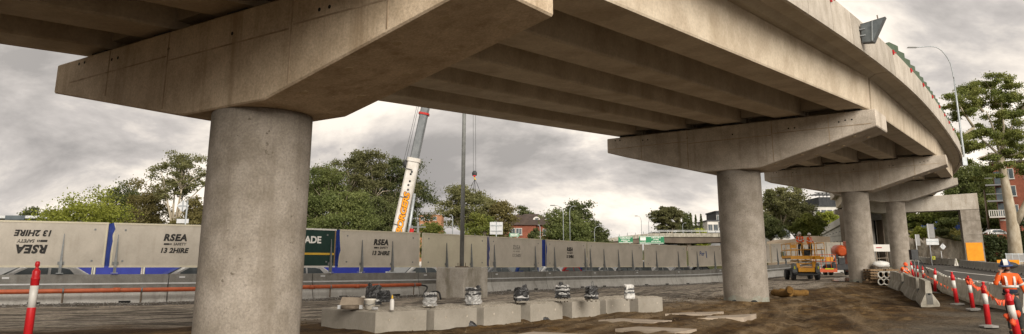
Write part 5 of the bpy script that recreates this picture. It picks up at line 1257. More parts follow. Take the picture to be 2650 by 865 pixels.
# crouching worker by the jersey barriers
J = dict(pelvis=(0, .12, .72), waist=(0, .05, .87), chest=(.02, -.10, 1.08), neck=(.03, -.18, 1.19), head=(.03, -.24, 1.32), look=(.4, -1, -.5), shl=(.19, -.13, 1.13), shr=(-.17, -.13, 1.13), ell=(.24, -.32, .92), elr=(-.2, -.34, .9), wrl=(.12, -.5, .8), wrr=(-.08, -.52, .78), hal=(.1, -.56, .74), har=(-.06, -.58, .72),
         hpl=(.1, .12, .70), hpr=(-.1, .12, .70), knl=(.14, -.16, .46), knr=(-.14, -.12, .44), anl=(.13, .1, .09), anr=(-.12, .14, .09))
cw_ = at_y(2337, 722, 52.0); person('worker in orange vest and orange helmet bending over beside the jersey barriers', (cw_.x, cw_.y, gz(cw_.x, cw_.y)), .5, J, hem='hivis_orange', hat='orange', scale=1.0)
# ================================================================ background
def leaf_mesh(clumps, size, seed, name='crown', flat=1.0):
    """clumps: (centre, radii, count); many small leaf-sized quads spread through each clump's volume"""
    g = np.random.default_rng(seed); C = []
    for c, r, n in clumps:
        d = g.normal(size=(n, 3)) * .52
        C.append(np.array(c) + d * np.array(r))
    C = np.concatenate(C); n = len(C)
    a = g.normal(size=(n, 3)); a[:, 2] *= .8; a /= np.linalg.norm(a, axis=1)[:, None]
    b = g.normal(size=(n, 3)); b -= (b * a).sum(1)[:, None] * a; b /= np.linalg.norm(b, axis=1)[:, None]
    s = size * g.uniform(.55, 1.25, (n, 1)); a = a * s; b = b * s * .62
    V = np.stack([C - a * .5, C + b * .5, C + a * .5, C - b * .5], 1).reshape(-1, 3)
    me = bpy.data.meshes.new(name); me.vertices.add(n * 4); me.vertices.foreach_set('co', V.ravel().astype(np.float32))
    me.loops.add(n * 4); me.loops.foreach_set('vertex_index', np.arange(n * 4, dtype=np.int32))
    me.polygons.add(n); me.polygons.foreach_set('loop_start', np.arange(0, n * 4, 4, dtype=np.int32)); me.polygons.foreach_set('loop_total', np.full(n, 4, dtype=np.int32))
    me.update(calc_edges=True); me.validate(); return me
def tree(name, label, base, h, w, leaf, bark='bark', style='dense', seed=0, n_leaf=6000, lsize=.4, group=None, lean=0., crown_from=.35, depth=None):
    t = thing(name, label, 'tree', base, 0, group); rr = random.Random(seed); tw = MB(); clumps = []; dp = depth or w * .8
    if style == 'cypress':
        for k in range(14): f = k / 13; r_ = w / 2 * (1 - f) ** .7 * (1 if f > .1 else .8) + .1; clumps.append(((rr.uniform(-.05, .05), rr.uniform(-.05, .05), h * (.08 + .9 * f)), (r_, r_, h * .06), n_leaf // 14))
        tw.tube([(0, 0, -.5), (0, 0, h * .8)], [.14, .03], 7)
    else:
        trunk_r = max(.10, h * .017); fork = h * (crown_from * (.75 if style == 'gum' else .6)); top = Vector((lean * h, 0, fork))
        pts = [Vector((0, 0, -.5)), Vector((lean * h * .3, rr.uniform(-.1, .1), fork * .5)), top]; tw.tube(pts, [trunk_r * 1.15, trunk_r, trunk_r * .85], 9)
        nl = 8 if style == 'gum' else 9; K = 34 if style == 'gum' else 58; ends = []
        cz0, cz1 = h * crown_from, h * .965; bulge = [1 + .55 * noise.noise(Vector((k * .9, seed * 1.7, 0))) for k in range(12)]
        for k in range(K):
            f = (k + .5) / K; zc = 1 - 1.75 * f if style == 'dense' else 1 - 1.55 * f          # stratified over the crown's surface, a few inside
            a = k * 2.39996 + rr.uniform(-.35, .35); rad = math.sqrt(max(.05, 1 - zc * zc)) * (rr.uniform(.72, 1.0) if rr.random() < .75 else rr.uniform(.2, .6)) * bulge[int((a % 6.283) / 6.284 * 12)]
            if style == 'gum' and zc < -.1: rad *= .75
            ends.append(Vector((lean * h + math.cos(a) * rad * w * .45, math.sin(a) * rad * dp * .45, (cz0 + cz1) / 2 + zc * (cz1 - cz0) / 2 * rr.uniform(.78, 1.04) + (0 if k else .0))))
        limbs = []
        for k in range(nl):
            a = 2 * math.pi * k / nl + rr.uniform(-.3, .3); m = top + Vector((math.cos(a) * w * .2, math.sin(a) * dp * .2, (cz1 - fork) * rr.uniform(.3, .55))); limbs.append(m)
            tw.tube([top - Vector((0, 0, fork * .08)), top.lerp(m, .5) + Vector((rr.uniform(-.2, .2), rr.uniform(-.2, .2), rr.uniform(-.1, .3))), m], [trunk_r * .6, trunk_r * .42, trunk_r * .3], 6)
        for P in ends:
            m = min(limbs, key=lambda q: (q - P).length); mid = m.lerp(P, .55) + Vector((rr.uniform(-.3, .3), rr.uniform(-.3, .3), rr.uniform(0, .4))) * (w / 9)
            tw.tube([m, mid, P], [trunk_r * .3, trunk_r * .18, trunk_r * .07], 5)
            r_ = w * rr.choice((.075, .09, .11, .14, .17)) * (.95 if style == 'gum' else 1.1)
            if style == 'gum':
                for j in range(3):
                    q = P + Vector((rr.gauss(0, r_ * .75), rr.gauss(0, r_ * .75), rr.gauss(0, r_ * .35))); rj = r_ * rr.uniform(.55, 1.05); clumps.append((q, (rj, rj, rj * .5), int(n_leaf * 1.9 * (rj / (w * .1)) ** 1.5) // (K * 3) + 6))
            else:
                for j in range(2):
                    q = P + Vector((rr.gauss(0, r_ * .6), rr.gauss(0, r_ * .6), rr.gauss(0, r_ * .4))); rj = r_ * rr.uniform(.6, 1.15); clumps.append((q, (rj, rj, rj * .62), int(n_leaf * 2.5 * (rj / (w * .11)) ** 1.5) // (K * 2) + 8))
    tw.build('trunk', bark, t); put('crown', leaf_mesh(clumps, lsize, seed + 5), leaf, t); return t
def tree_px(lab, u, vt, hw, Y, leaf, style, seed, n=6000, name='tree', bark='bark', cf=.35, group='trees beyond the freeway', lean=0, ls=None, zb=None):
    top = at_y(u, vt, Y); zb = (gz(top.x, Y) if zb is None else zb); w = 2 * hw * Y / FPX
    return tree(name, lab, (top.x, Y, zb), top.z - zb, w, leaf, bark, style, seed, n, ls or max(.2, Y / FPX * 5.2), group, lean, cf)
TP = [('spreading grey-green gum tree left of the nearest column', 470, 388, 74, 75, 'leaf_gum', 'gum', 1, 5200, .52), ('rounded yellow-green tree above the left screens', 226, 526, 108, 62, 'leaf_bright', 'dense', 2, 9000, .2),
      ('dark upright tree behind the yellow-green tree', 312, 478, 52, 85, 'leaf_dark', 'dense', 3, 6000, .2), ('olive bushy tree left of the diamond sign', 392, 480, 62, 80, 'leaf_olive', 'dense', 4, 8000, .2), ('green tree between the olive and yellow-green trees', 345, 520, 60, 90, 'leaf_mid', 'dense', 44, 6000, .15),
      ('small distant tree at the far left', 92, 533, 42, 130, 'leaf_dark', 'dense', 5, 3000, .2), ('distant low tree beside the far left tree', 150, 538, 40, 135, 'leaf_dark', 'dense', 45, 3000, .2), ('reddish shrub tree behind the diamond sign', 505, 510, 48, 70, 'leaf_olive', 'dense', 6, 5000, .2),
      ('dense gum tree right of the nearest column', 838, 425, 78, 80, 'leaf_mid', 'dense', 7, 11000, .2), ('tall gum tree with bare pale limbs left of the crane', 940, 380, 92, 84, 'leaf_gum', 'gum', 8, 15000, .35), ('dark gum tree directly behind the crane boom', 1030, 398, 70, 90, 'leaf_dark', 'dense', 9, 11000, .22),
      ('bushy green tree low in front of the tall gum', 905, 490, 70, 72, 'leaf_mid', 'dense', 10, 9000, .15), ('shaded green tree behind the green banner', 800, 470, 60, 88, 'leaf_dark', 'dense', 46, 7000, .15), ('green understorey tree at the foot of the crane', 985, 505, 66, 78, 'leaf_dark', 'dense', 47, 8000, .12),
      ('small bright tree right of the crane', 1118, 570, 34, 120, 'leaf_lush', 'dense', 11, 3500, .15), ('open gum tree behind the crane hook', 1208, 478, 72, 125, 'leaf_gum', 'gum', 12, 9000, .42), ('bright green tree behind the tall grey pole', 1243, 553, 46, 105, 'leaf_lush', 'dense', 13, 5500, .12), ('olive gum tree left of the tiled house', 1292, 516, 40, 122, 'leaf_olive', 'dense', 14, 6000, .25),
      ('dark tree between the gum and the tiled roof', 1350, 533, 30, 172, 'leaf_dark', 'dense', 15, 3000, .25), ('small dark conical tree in front of the tiled house', 1386, 583, 22, 105, 'leaf_dark', 'dense', 16, 2600, .1), ('round mid-green tree in front of the twin lamp posts', 1462, 548, 62, 118, 'leaf_mid', 'dense', 17, 9000, .12), ('taller dark tree behind the round green tree', 1492, 520, 48, 140, 'leaf_dark', 'gum', 18, 7000, .3),
      ('small dark tree right of the round green tree', 1548, 590, 30, 150, 'leaf_dark', 'dense', 19, 3000, .2), ('dark tree right behind the round green tree', 1526, 560, 30, 145, 'leaf_dark', 'dense', 20, 3500, .2), ('broad gum tree above the overpass', 1727, 529, 44, 165, 'leaf_gum', 'gum', 21, 8000, .35), ('dark tree right of the broad gum', 1777, 560, 26, 170, 'leaf_dark', 'dense', 22, 4000, .15),
      ('small yellow-green tree on the overpass embankment', 1808, 590, 24, 175, 'leaf_bright', 'dense', 23, 2500, .2), ('open gum tree right of the second column', 2012, 480, 62, 110, 'leaf_gum', 'gum', 24, 9000, .4), ('dark gum tree behind the yellow lift', 2055, 518, 52, 120, 'leaf_gum', 'dense', 25, 7000, .3), ('bright green tree behind the lift workers', 2085, 560, 38, 112, 'leaf_lush', 'dense', 26, 5000, .3), ('low shrub tree beside the second column', 1990, 560, 34, 105, 'leaf_dark', 'dense', 27, 4000, .3), ('lime green tree left of the third column', 2140, 545, 34, 150, 'leaf_bright', 'dense', 28, 4000, .3)]
for lab, u, vt, hw, Y, leaf, st, sd, n, cf in TP: tree_px(lab, u, vt, hw, Y, leaf, st, sd, n, cf=cf, zb=(None if u < 1600 else (3.0 if u < 1900 else 4.0)), bark='bark_pale' if st == 'gum' else 'bark')
for k, u in enumerate((1788, 1800, 1814)): tree_px(['left', 'middle', 'right'][k] + ' of three thin dark cypresses above the overpass', u, 556 + 4 * (k % 2) + 2 * k, 5, 180, 'leaf_dark', 'cypress', 60 + k, 900, 'cypress_tree', zb=4, ls=.5)

# ---- banks: raised ground behind the freeway so that nothing floats
def bank(name, m, rows, kind='structure', rough=.0, seed=0, sub=8):
    """rows: list of polylines (far rows last) in world coordinates -> one terrain sheet"""
    mb = MB(); n = len(rows[0]); V = [Vector(p) for r in rows for p in r]
    R_ = []
    for r in rows: R_.append(catmull([Vector(p) for p in r], sub))
    nn = len(R_[0]); V = []
    for j, r in enumerate(R_):
        for p in r: V.append(p + Vector((0, 0, rough * noise.noise(p * .35 + Vector((seed, 0, 0))))))
    mb.add(V, [(j * nn + i_, j * nn + i_ + 1, (j + 1) * nn + i_ + 1, (j + 1) * nn + i_) for j in range(len(R_) - 1) for i_ in range(nn - 1)], True); return tag(mb.build(name, m), kind=kind)
mat('beam_dark', (.13, .105, .08), (.09, .07, .055), scale=.5, rough=.9)
mat('grass_bank', (.06, .075, .025), (.12, .11, .045), scale=.4, fine=.4, rough=1, bump=.5)
bank('embankment', 'grass_bank', [[(14, 150, -.3), (30, 116, -.1), (37, 100, .2)], [(14, 156, 2.6), (31, 122, 3.6), (39, 108, 3.6)], [(16, 178, 3.6), (36, 150, 4.6), (44, 136, 4.6)], [(20, 230, 5), (50, 200, 7), (60, 190, 7)]], rough=.5)
bank('cut_bank', 'cut_bank', [[(at_y(1985, 640, 92).x, 92, .3), (at_y(2050, 640, 90).x, 90, .4), (at_y(2150, 640, 88).x, 88, .5)], [(at_y(1985, 640, 94).x, 94, 4.0), (at_y(2050, 640, 92).x, 92, 4.3), (at_y(2150, 640, 90).x, 90, 4.6)], [(at_y(1985, 640, 101).x, 101, 4.6), (at_y(2050, 640, 100).x, 100, 4.9), (at_y(2150, 640, 99).x, 99, 5.0)]], rough=.6, seed=4)

# ---- mobile crane
CY = 66.; cb0 = at_y(1031, 604, CY); tipz = at_y(1228, -330, CY); base = at_y(1024, 640, CY)
def boom_at(v): 
    f = (604 - v) / (604 + 330.); return at_y(1031 + (1228 - 1031) * (604 - v) / 934. * 1.02, v, CY)
t = thing('mobile_crane', 'white telescopic mobile crane boom rising behind the screens', 'crane', (base.x, CY, 0)); o0 = Vector((base.x, CY, 0))
A, B, C = boom_at(650) - o0, boom_at(417) - o0, boom_at(-300) - o0
def boomsec(a, b, w0, h0, w1, h1):
    d = (b - a).normalized(); x = d.cross(Vector((0, 1, 0))).normalized() * -1; y = Vector((0, 1, 0)); mb = MB(); S = []
    for p, w, h in ((a, w0, h0), (b, w1, h1)): S.append([p + x * sx * w / 2 + y * sy * h / 2 for sx, sy in ((-1, -.7), (-.75, -1), (.75, -1), (1, -.7), (1, .7), (.75, 1), (-.75, 1), (-1, .7))])
    return mb.loft(S)
boomsec(A, B, 1.05, 1.0, .98, .9).build('boom_base_section', 'crane_white', t)
boomsec(B - (B - A).normalized() * .4, C * .62 + B * .38, .72, .7, .66, .64).build('boom_inner_section', 'crane_grey', t); boomsec(C * .61 + B * .39, C, .55, .5, .5, .45).build('boom_fly_section', 'crane_grey', t)
boomsec(B - (B - A).normalized() * .1, B + (B - A).normalized() * .22, 1.12, 1.05, 1.12, 1.05).build('boom_collar', 'crane_white', t)
q = boom_at(298) - o0; boomsec(q, q + (B - A).normalized() * .18, .9, .82, .9, .82).build('red_collar', 'crane_red', t)
dax = (B - A).normalized(); xx = Vector((dax.z, 0, -dax.x))
for v in (440, 512, 583): q = boom_at(v) - o0; MB().bar(q - xx * .5 + Vector((0, -.53, 0)), q + xx * .1 + Vector((0, -.53, -.04)), .05).build('cable_clip', 'machine_dark', t)
for k, v in enumerate((446, 452, 470, 480, 492)): q = boom_at(v) - o0 + xx * (.1 - .05 * (k % 2)) + Vector((0, -.5, 0)); MB().sphere(q, .09, 8, 6, (1, .5, 1)).build('boom_pad', 'machine_dark', t)
MB().sphere(boom_at(428) - o0 - xx * .62, .26, 10, 7, (1, 1, 1.4)).build('hose_drum', 'machine_dark', t)
MB().tube([(A + xx * .9) * 1.0 + Vector((0, 0, -.5)), boom_at(498) - o0 + xx * .62], .13, 12).build('lift_ram', 'galvanised', t); MB().tube([A + xx * .95 + Vector((0, 0, -.5)), at_y(1066, 592, CY) - o0], .2, 12).build('ram_barrel', 'crane_red', t)
for dx_ in (-.75, -.95): MB().tube([boom_at(420) - o0 + xx * dx_ * .9, C - xx * .3], .018, 5).build('boom_cable', 'steel', t)
tm = text_mesh('BORGERS', 1.0, .18, .03, .01, spacing=.92); f = Matrix((dax, -xx, Vector((0, -1, 0)))).transposed().to_4x4()
L0 = (boom_at(500) - boom_at(607)).length; wid = max(v.co.x for v in tm.vertices) - min(v.co.x for v in tm.vertices); 
tm2 = text_mesh('BORGERS', 1.0, .18, .075, .004, spacing=.92)
for me_, m_, off in ((tm2, 'letter_edge', .515), (tm, 'letter_orange', .53)):
    me_.transform(Matrix.Diagonal((L0 / wid, L0 / wid * .8, 1, 1))); g = f.copy(); g.translation = (boom_at(500) + boom_at(607)) / 2 - o0 + xx * .12 + Vector((0, -off, 0)); me_.transform(g); put('boom_lettering', me_, m_, t)
# carrier below the screens
MB().box((-1.6, .2, 1.45), (9.5, 2.6, .7)).build('carrier', 'crane_white', t, bevel=.05); MB().box((-5.2, .2, 2.2), (1.9, 2.5, 1.5)).build('cab', 'crane_white', t, bevel=.1); MB().box((.2, .2, 2.3), (3.0, 2.4, 1.1)).build('superstructure', 'crane_white', t, bevel=.06)
for x in (-5, -3.6, -.6, .8, 2.2):
    for y in (-1.0, 1.4): MB().tube([(x, y - .2, .6), (x, y + .2, .6)], .6, 18).build('wheel', 'rubber', t)
hk = at_y(1228, 452, CY); t = thing('hook_block', 'crane hook block hanging on two cables with chain slings', 'hook block', hk); tp = (C + o0 - hk) / .72; t.scale = (.72, .72, .72)
for dx_ in (-.14, .14): MB().tube([(dx_, 0, .3), (tp.x + dx_, 0, tp.z)], .022, 5).build('hoist_cable', 'steel', t)
MB().lathe([(.1, -.25), (.28, -.1), (.30, .2), (.18, .42), (.08, .45)], n=14, sy=.6).build('sheave_block', 'machine_dark', t); MB().box((0, -.17, -.18), (.32, .04, .14)).build('stripe_plate', 'bollard_red', t)
MB().tube([(0, 0, -.25), (.02, 0, -.5), (.12, 0, -.62), (.16, 0, -.5)], .06, 8).build('hook', 'hazard_yellow', t)
for dx_ in (-.55, -.1, .15, .7): MB().tube([(.05, 0, -.55), (dx_ * .45, .1 * dx_, -1.1), (dx_, .2 * dx_, -2.1)], .03, 5).build('sling', 'machine_dark', t)

# ---- buildings
def windows(t, pts, w, h, y, frame='render_white'):
    for x, z in pts:
        f = MB().box((x, y - .03, z), (w + .16, .08, h + .16)).build('window', frame, t); MB().box((x, y - .075, z), (w, .02, h)).build('pane', 'glass', f); MB().box((x, y - .09, z), (.06, .03, h)).build('mullion', frame, f); MB().box((x, y - .1, z - h / 2 - .1), (w + .3, .16, .08)).build('sill', frame, f)
def gable_sheet(mb, P, th=.12): mb.loft([[Vector(p) for p in P], [Vector(p) - Vector((0, 0, th)) for p in P]])
HY = 150.; c = at_y(1385, 610, HY); t = thing('brick_house', 'red brick house with brown hipped tile roof and arched dormers', 'house', (c.x, HY, 0)); 
zE = at_y(1385, 583, HY).z; zR = at_y(1385, 549, HY).z; xl, xr = at_y(1308, 600, HY).x - c.x, at_y(1450, 600, HY).x - c.x
MB().span(xl + .6, xr - .6, 0, 11, -1, zE).build('wall', 'brick', t)
mb = MB(); xm = (xl + xr) / 2; V = [(xl, -.6, zE), (xr, -.6, zE), (xr, 11.6, zE), (xl, 11.6, zE), (xm - 1.6, 5.5, zR), (xm + 1.2, 5.5, zR)]; mb.add(V, [(0, 1, 5, 4), (1, 2, 5), (2, 3, 4, 5), (3, 0, 4), (3, 2, 1, 0)]); rf = mb.build('roof', 'roof_tile', t)
mb = MB(); x2 = at_y(1330, 600, HY).x - c.x; V = [(x2 - 3, -2.6, zE - .1), (x2 + 4.6, -2.6, zE - .1), (x2 + 4.6, 3, zE - .1), (x2 - 3, 3, zE - .1), (x2 + .8, .4, zE + 2.2)]; mb.add(V, [(0, 1, 4), (1, 2, 4), (2, 3, 4), (3, 0, 4), (3, 2, 1, 0)]); mb.build('hip_roof', 'roof_tile', t); MB().span(x2 - 2.6, x2 + 4.2, -2.2, 2, -1, zE - .15).build('wall', 'brick', t)
for u, v in ((1389, 563), (1419, 563)):
    q = at_y(u, v, HY) - Vector((c.x, HY, 0)); yq = 5.5 * (q.z - zE) / (zR - zE) - .9
    mb = MB(); mb.lathe([(.95, 0), (.95, 2.4)], n=20); mb.v = [(x + q.x, yq + z, max(y, 0) + q.z - .5) for x, y, z in mb.v]; d_ = mb.build('dormer', 'roof_tile', rf)
    mb = MB(); mb.lathe([(.72, 0), (.72, .06)], n=20); mb.v = [(x + q.x, yq - .04 + z, max(y, 0) + q.z - .42) for x, y, z in mb.v]; mb.build('dormer_window', 'render_white', rf)
    MB().box((q.x, yq - .06, q.z - .18), (.5, .04, .36)).build('dormer_pane', 'glass', rf)
windows(t, [(at_y(u, 592, HY).x - c.x, zE - 1.3) for u in (1326, 1343)], 1.0, 1.1, -2.2); windows(t, [(at_y(u, 592, HY).x - c.x, zE - 1.3) for u in (1372, 1412, 1430)], 1.0, 1.1, 0.)
q = at_y(1358, 600, HY).x - c.x; MB().box((q, -.5, zE - 1.6), (.14, .14, 3.2)).build('veranda_post', 'render_white', t); MB().box((q + 2, -.6, zE - 2.2), (4.5, .08, .12)).build('veranda_rail', 'render_white', t)
MB().bar((xm - .5, 5.5, zR - .1), (xm - .5, 5.5, zR + 1.5), .05).build('aerial', 'steel', rf)
# far apartment block
c = at_y(1112, 566, 330.); t = thing('apartment_block', 'distant pale apartment block right of the crane', 'building', (c.x, 330, 0)); zt = at_y(1112, 556, 330).z
MB().span(-4.5, 5, 0, 10, 0, zt).build('wall', 'brick_pale', t); MB().span(-8, -4.5, 1, 10, 0, zt - 1.6).build('wall', 'render_grey', t); MB().span(-3, 2, 2, 6, zt, zt + 1.2).build('plant_room', 'render_grey', t)
windows(t, [(x, zt - 1.6 - 3 * k) for k in range(2) for x in (-3, -.4, 2.2)], 1.5, 1.4, 0, 'render_white')
# far-left shed
c = at_y(60, 560, 90.); t = thing('metal_shed', 'long low shed roof with blue edge at the far left', 'shed', (c.x, 90, 0)); zt = at_y(60, 556, 90).z; x0, x1 = at_y(-40, 560, 90).x - c.x, at_y(122, 560, 90).x - c.x
MB().span(x0 - 6, x1, 0, 9, 0, zt - .5).build('wall', 'render_grey', t); mb = MB(); mb.loft([[(x, -.8, zt - .45), (x, 10, zt - .1), (x, 10, zt + .1), (x, -.8, zt - .15)] for x in (x0 - 7, x1 + .6)]); mb.build('roof', 'light_metal', t); MB().span(x0 + 3, x0 + 5.2, -.95, -.82, zt - .62, zt - .14).build('blue_fascia', 'glass', t)
# freeway overpass
OY = 158.; zb, zt = at_y(1700, 622, OY).z, at_y(1700, 611, OY).z
xa, xb = at_y(1530, 620, OY).x, at_y(2030, 620, OY).x; t = thing('road_overpass', 'long low brown concrete overpass beyond the green road signs', 'bridge', ((xa + xb) / 2, OY, 0)); hx = (xb - xa) / 2
S = []
for k in range(17):
    f = k / 16; x = -hx + 2 * hx * f; rise = -.9 * (2 * max(0, .35 - f)) ** 1.5 * 3; dep = 1.5 + .5 * math.cos(f * math.pi * 4); S.append([(x, 0, zb + rise - dep * .3), (x, 0, zt - .2 + rise), (x, 9, zt - .2 + rise), (x, 9, zb + rise - dep * .3)])
MB().loft(S).build('beam', 'beam_dark', t)
MB().loft([[(s_[0][0], -.25, s_[1][2]), (s_[0][0], -.25, s_[1][2] + .75), (s_[0][0], -.02, s_[1][2] + .75), (s_[0][0], -.02, s_[1][2])] for s_ in S]).build('parapet', 'old_concrete', t)
for k in range(24):
    x = -hx + 2 * hx * (k + .5) / 24; z = S[min(16, int((k + .5) / 24 * 16))][1][2]; MB().box((x, -.13, z + 1.0), (.12, .12, .6)).build('rail_post', 'steel', t)
for z in (1.05, 1.28): MB().loft([[(s_[0][0], -.17, s_[1][2] + z), (s_[0][0], -.17, s_[1][2] + z + .07), (s_[0][0], -.1, s_[1][2] + z + .07), (s_[0][0], -.1, s_[1][2] + z)] for s_ in S]).build('rail', 'light_metal', t)
for x in (-hx * .55, hx * .02, hx * .5): MB().box((x, 4.5, zb / 2 - .3), (1.0, 7, zb + .2)).build('support', 'overpass_concrete', t)
c = at_y(1780, 610, 176.); t = thing('shed_building', 'long pale flat shed behind the overpass rail', 'building', (c.x, 176, 0)); z1 = at_y(1780, 602, 176).z; x0, x1 = at_y(1698, 606, 176).x - c.x, at_y(1862, 606, 176).x - c.x
MB().span(x0, x1, 0, 8, 2, z1).build('wall', 'render_grey', t); MB().span(x0 - .4, x1 + .4, -.5, 8.4, z1, z1 + .25).build('roof', 'light_metal', t); windows(t, [(x0 + 2 + 3.2 * k, z1 - .8) for k in range(int((x1 - x0 - 3) / 3.2))], 2.2, .7, 0, 'sign_grey')
def block(lab, u0, u1, vt, Y, m, rows, cols, zb=2, name='apartment_building', dep=10, rh=3.1, dz=1.5, ww=1.4, wh=1.4):
    c = at_y((u0 + u1) / 2, vt, Y); t = thing(name, lab, 'building', (c.x, Y, 0)); hw = (u1 - u0) / 2 * Y / FPX * 1.02
    MB().span(-hw, hw, 0, dep, zb - 3, c.z).build('wall', m, t); MB().span(-hw - .2, hw + .2, -.2, dep + .2, c.z, c.z + .3).build('roof', 'render_dark', t)
    windows(t, [(-hw + 2 * hw * (k + .5) / cols, c.z - dz - rh * j) for j in range(rows) for k in range(cols)], min(ww, 2 * hw / cols * .7), wh, 0, 'render_white' if m != 'render_white' else 'sign_grey'); return t, hw, c.z
block('white modern apartment building beside the second column, behind the overpass', 1831, 1858, 573, 185, 'render_white', 2, 2); block('dark grey upper block behind the white apartments', 1853, 1872, 549, 190, 'render_dark', 2, 2); block('low grey building left of the white apartments', 1786, 1832, 588, 192, 'render_grey', 1, 4)
t, hw, z = block('white building with dark rooftop pergola left of the third column', 2108, 2185, 535, 175, 'render_white', 3, 5, 6, dep=14); MB().span(-hw + 1.5, hw, 1, 12, z + .3, z + 2.2).build('upper_storey', 'render_dark', t)
for k in range(8): MB().bar((-hw + 1 + k * 2 * hw / 8, -1.2, z + 2.9), (-hw + 1 + k * 2 * hw / 8, 6, z + 2.9), .14).build('pergola_beam', 'render_dark', t); MB().bar((-hw + 1 + k * 2 * hw / 8, -.9, z + .3), (-hw + 1 + k * 2 * hw / 8, -.9, z + 2.85), .12).build('pergola_post', 'render_dark', t)
MB().bar((-hw, -1, z + 3.02), (hw, -1, z + 3.02), .14).build('pergola_beam', 'render_dark', t)
block('pale blue-grey house half hidden behind the trees over the lift', 2000, 2042, 583, 150, 'render_white', 2, 4, 5)

# ---- retaining wall of the far ramp, abutment
A, B = Vector((at_y(2096, 640, 136).x, 136, 0)), Vector((at_y(2212, 640, 114).x, 114, 0)); d = (B - A); L_ = d.length; d.normalize(); nr = Vector((-d.y, d.x, 0)) * -1; nr = nr if nr.y < 0 or nr.x < 0 else -nr
nr = Vector((d.y, -d.x, 0)); nr = -nr if nr.x > 0 else nr
t = thing('retaining_wall', 'pale panelled retaining wall climbing behind the yellow lift', 'wall', A)
za, zb_ = at_y(2098, 612, 136).z, at_y(2196, 560, 117).z; slope = (zb_ - za) / (L_ * .85)
nP = 14; cw = L_ / nP; pr = []
for k in range(nP):
    x0 = k * cw; ztop = za + slope * (x0 + cw / 2) - 1.0; z = .2; j = 0
    while z < ztop - .05:
        hh = min(1.45, ztop - z); c = d * (x0 + cw / 2) + Vector((0, 0, z + hh / 2)); mb = MB(); mb.box(c, (cw - .05, .22, hh - .05), math.atan2(d.y, d.x)); mb.build('wall_panel', 'wall_panel', t)
        sb_ = c + nr * .12; MB().box(sb_ + Vector((0, 0, -.1)), (cw * .34, .03, .12), math.atan2(d.y, d.x)).build('panel_notch', 'sign_grey', t); z += 1.45; j += 1
mb = MB(); mb.loft([[d * x + nr * .3 + Vector((0, 0, za + slope * x - 1.0)), d * x + nr * .3 + Vector((0, 0, za + slope * x)), d * x - nr * .3 + Vector((0, 0, za + slope * x)), d * x - nr * .3 + Vector((0, 0, za + slope * x - 1.0))] for x in (0, L_ * .5, L_)]); mb.build('coping', 'wall_panel', t)
mb = MB(); mb.loft([[d * x - nr * .12 + Vector((0, 0, -.3)), d * x - nr * .12 + Vector((0, 0, za + slope * x - 1.05)), d * x - nr * 3 + Vector((0, 0, za + slope * x - 1.05)), d * x - nr * 3 + Vector((0, 0, -.3))] for x in (0, L_)]); mb.build('backing', 'wall_panel', t)
AY = 112.; c = at_y(2250, 690, AY); t = thing('bridge_abutment', 'grey concrete abutment with tall dark opening behind the third pier', 'abutment', (c.x, AY, gz(c.x, AY) - .3))
def au(u): return at_y(u, 660, AY).x - c.x
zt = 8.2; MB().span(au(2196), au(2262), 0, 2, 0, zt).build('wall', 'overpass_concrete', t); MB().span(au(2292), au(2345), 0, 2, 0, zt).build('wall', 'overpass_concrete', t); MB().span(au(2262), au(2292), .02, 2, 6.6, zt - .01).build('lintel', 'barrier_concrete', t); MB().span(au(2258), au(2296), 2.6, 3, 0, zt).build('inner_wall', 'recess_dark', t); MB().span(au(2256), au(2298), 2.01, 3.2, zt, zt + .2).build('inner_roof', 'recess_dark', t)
for k in range(3): MB().span(au(2198), au(2260), -.03, -.002, 1.2 + k * 2.1, 1.24 + k * 2.1).build('pour_joint', 'render_dark', t)

# ---- rock face, hillside and things on it
rows = []
rr = random.Random(9); NX, NZ = 70, 22; V = []
for j in range(NZ + 1):
    for i_ in range(NX + 1):
        u = 2330 + (2760 - 2330) * i_ / NX; Yb = 152 - 30 * sm(2420, 2700, u); p = at_y(u, 690, Yb); f = j / NZ; zb = gz(p.x, p.y) - .5; zt = at_y(u, 607 + 6 * math.sin(u * .05) + 28 * sm(2560, 2620, u), Yb).z
        q = Vector((p.x, Yb + 2.5 * f + 1.6 * noise.noise(Vector((p.x * .22, 0, f * 2.2))) + 1.1 * noise.noise(Vector((p.x * .9, 3, f * 1.6))) + .5 * noise.noise(Vector((p.x * 2.2, 8, f * 6))), zb + (zt - zb) * f)); V.append(q)
mb = MB(); mb.add(V, [(j * (NX + 1) + i_, j * (NX + 1) + i_ + 1, (j + 1) * (NX + 1) + i_ + 1, (j + 1) * (NX + 1) + i_) for j in range(NZ) for i_ in range(NX)]); tag(mb.build('rock_face', 'rock'), kind='structure')
top = V[NZ * (NX + 1):]; rows = [[top[k] + Vector((0, -.1, 0)) for k in range(0, NX + 1, 7)], [top[k] + Vector((1, 14, 1.2)) for k in range(0, NX + 1, 7)], [top[k] + Vector((6, 60, 6)) for k in range(0, NX + 1, 7)], [top[k] + Vector((30, 140, 12)) for k in range(0, NX + 1, 7)]]
bank('hillside', 'grass_bank', rows, rough=.4)
def hill_z(x, y):
    k = min(range(NX + 1), key=lambda i_: abs(top[i_].x * (y / top[i_].y) - x)); p = top[k]; dy = max(0, y - p.y); return p.z + (dy / 14 * 1.2 if dy < 14 else 1.2 + (dy - 14) / 46 * 4.8)
rr = random.Random(21); cl = []
for k in range(330):
    i_ = rr.randrange(8, NX - 14); p = top[i_]; cl.append((p + Vector((rr.uniform(-.5, .5), rr.uniform(-.2, 4), rr.uniform(.0, .5))), (.5, .5, .45), 16))
tag(put('grass', leaf_mesh(cl, .55, 4, 'grass'), 'grass_dry'), 'dry yellow-green grass tufts along the top of the rock face', 'grass', kind='stuff')
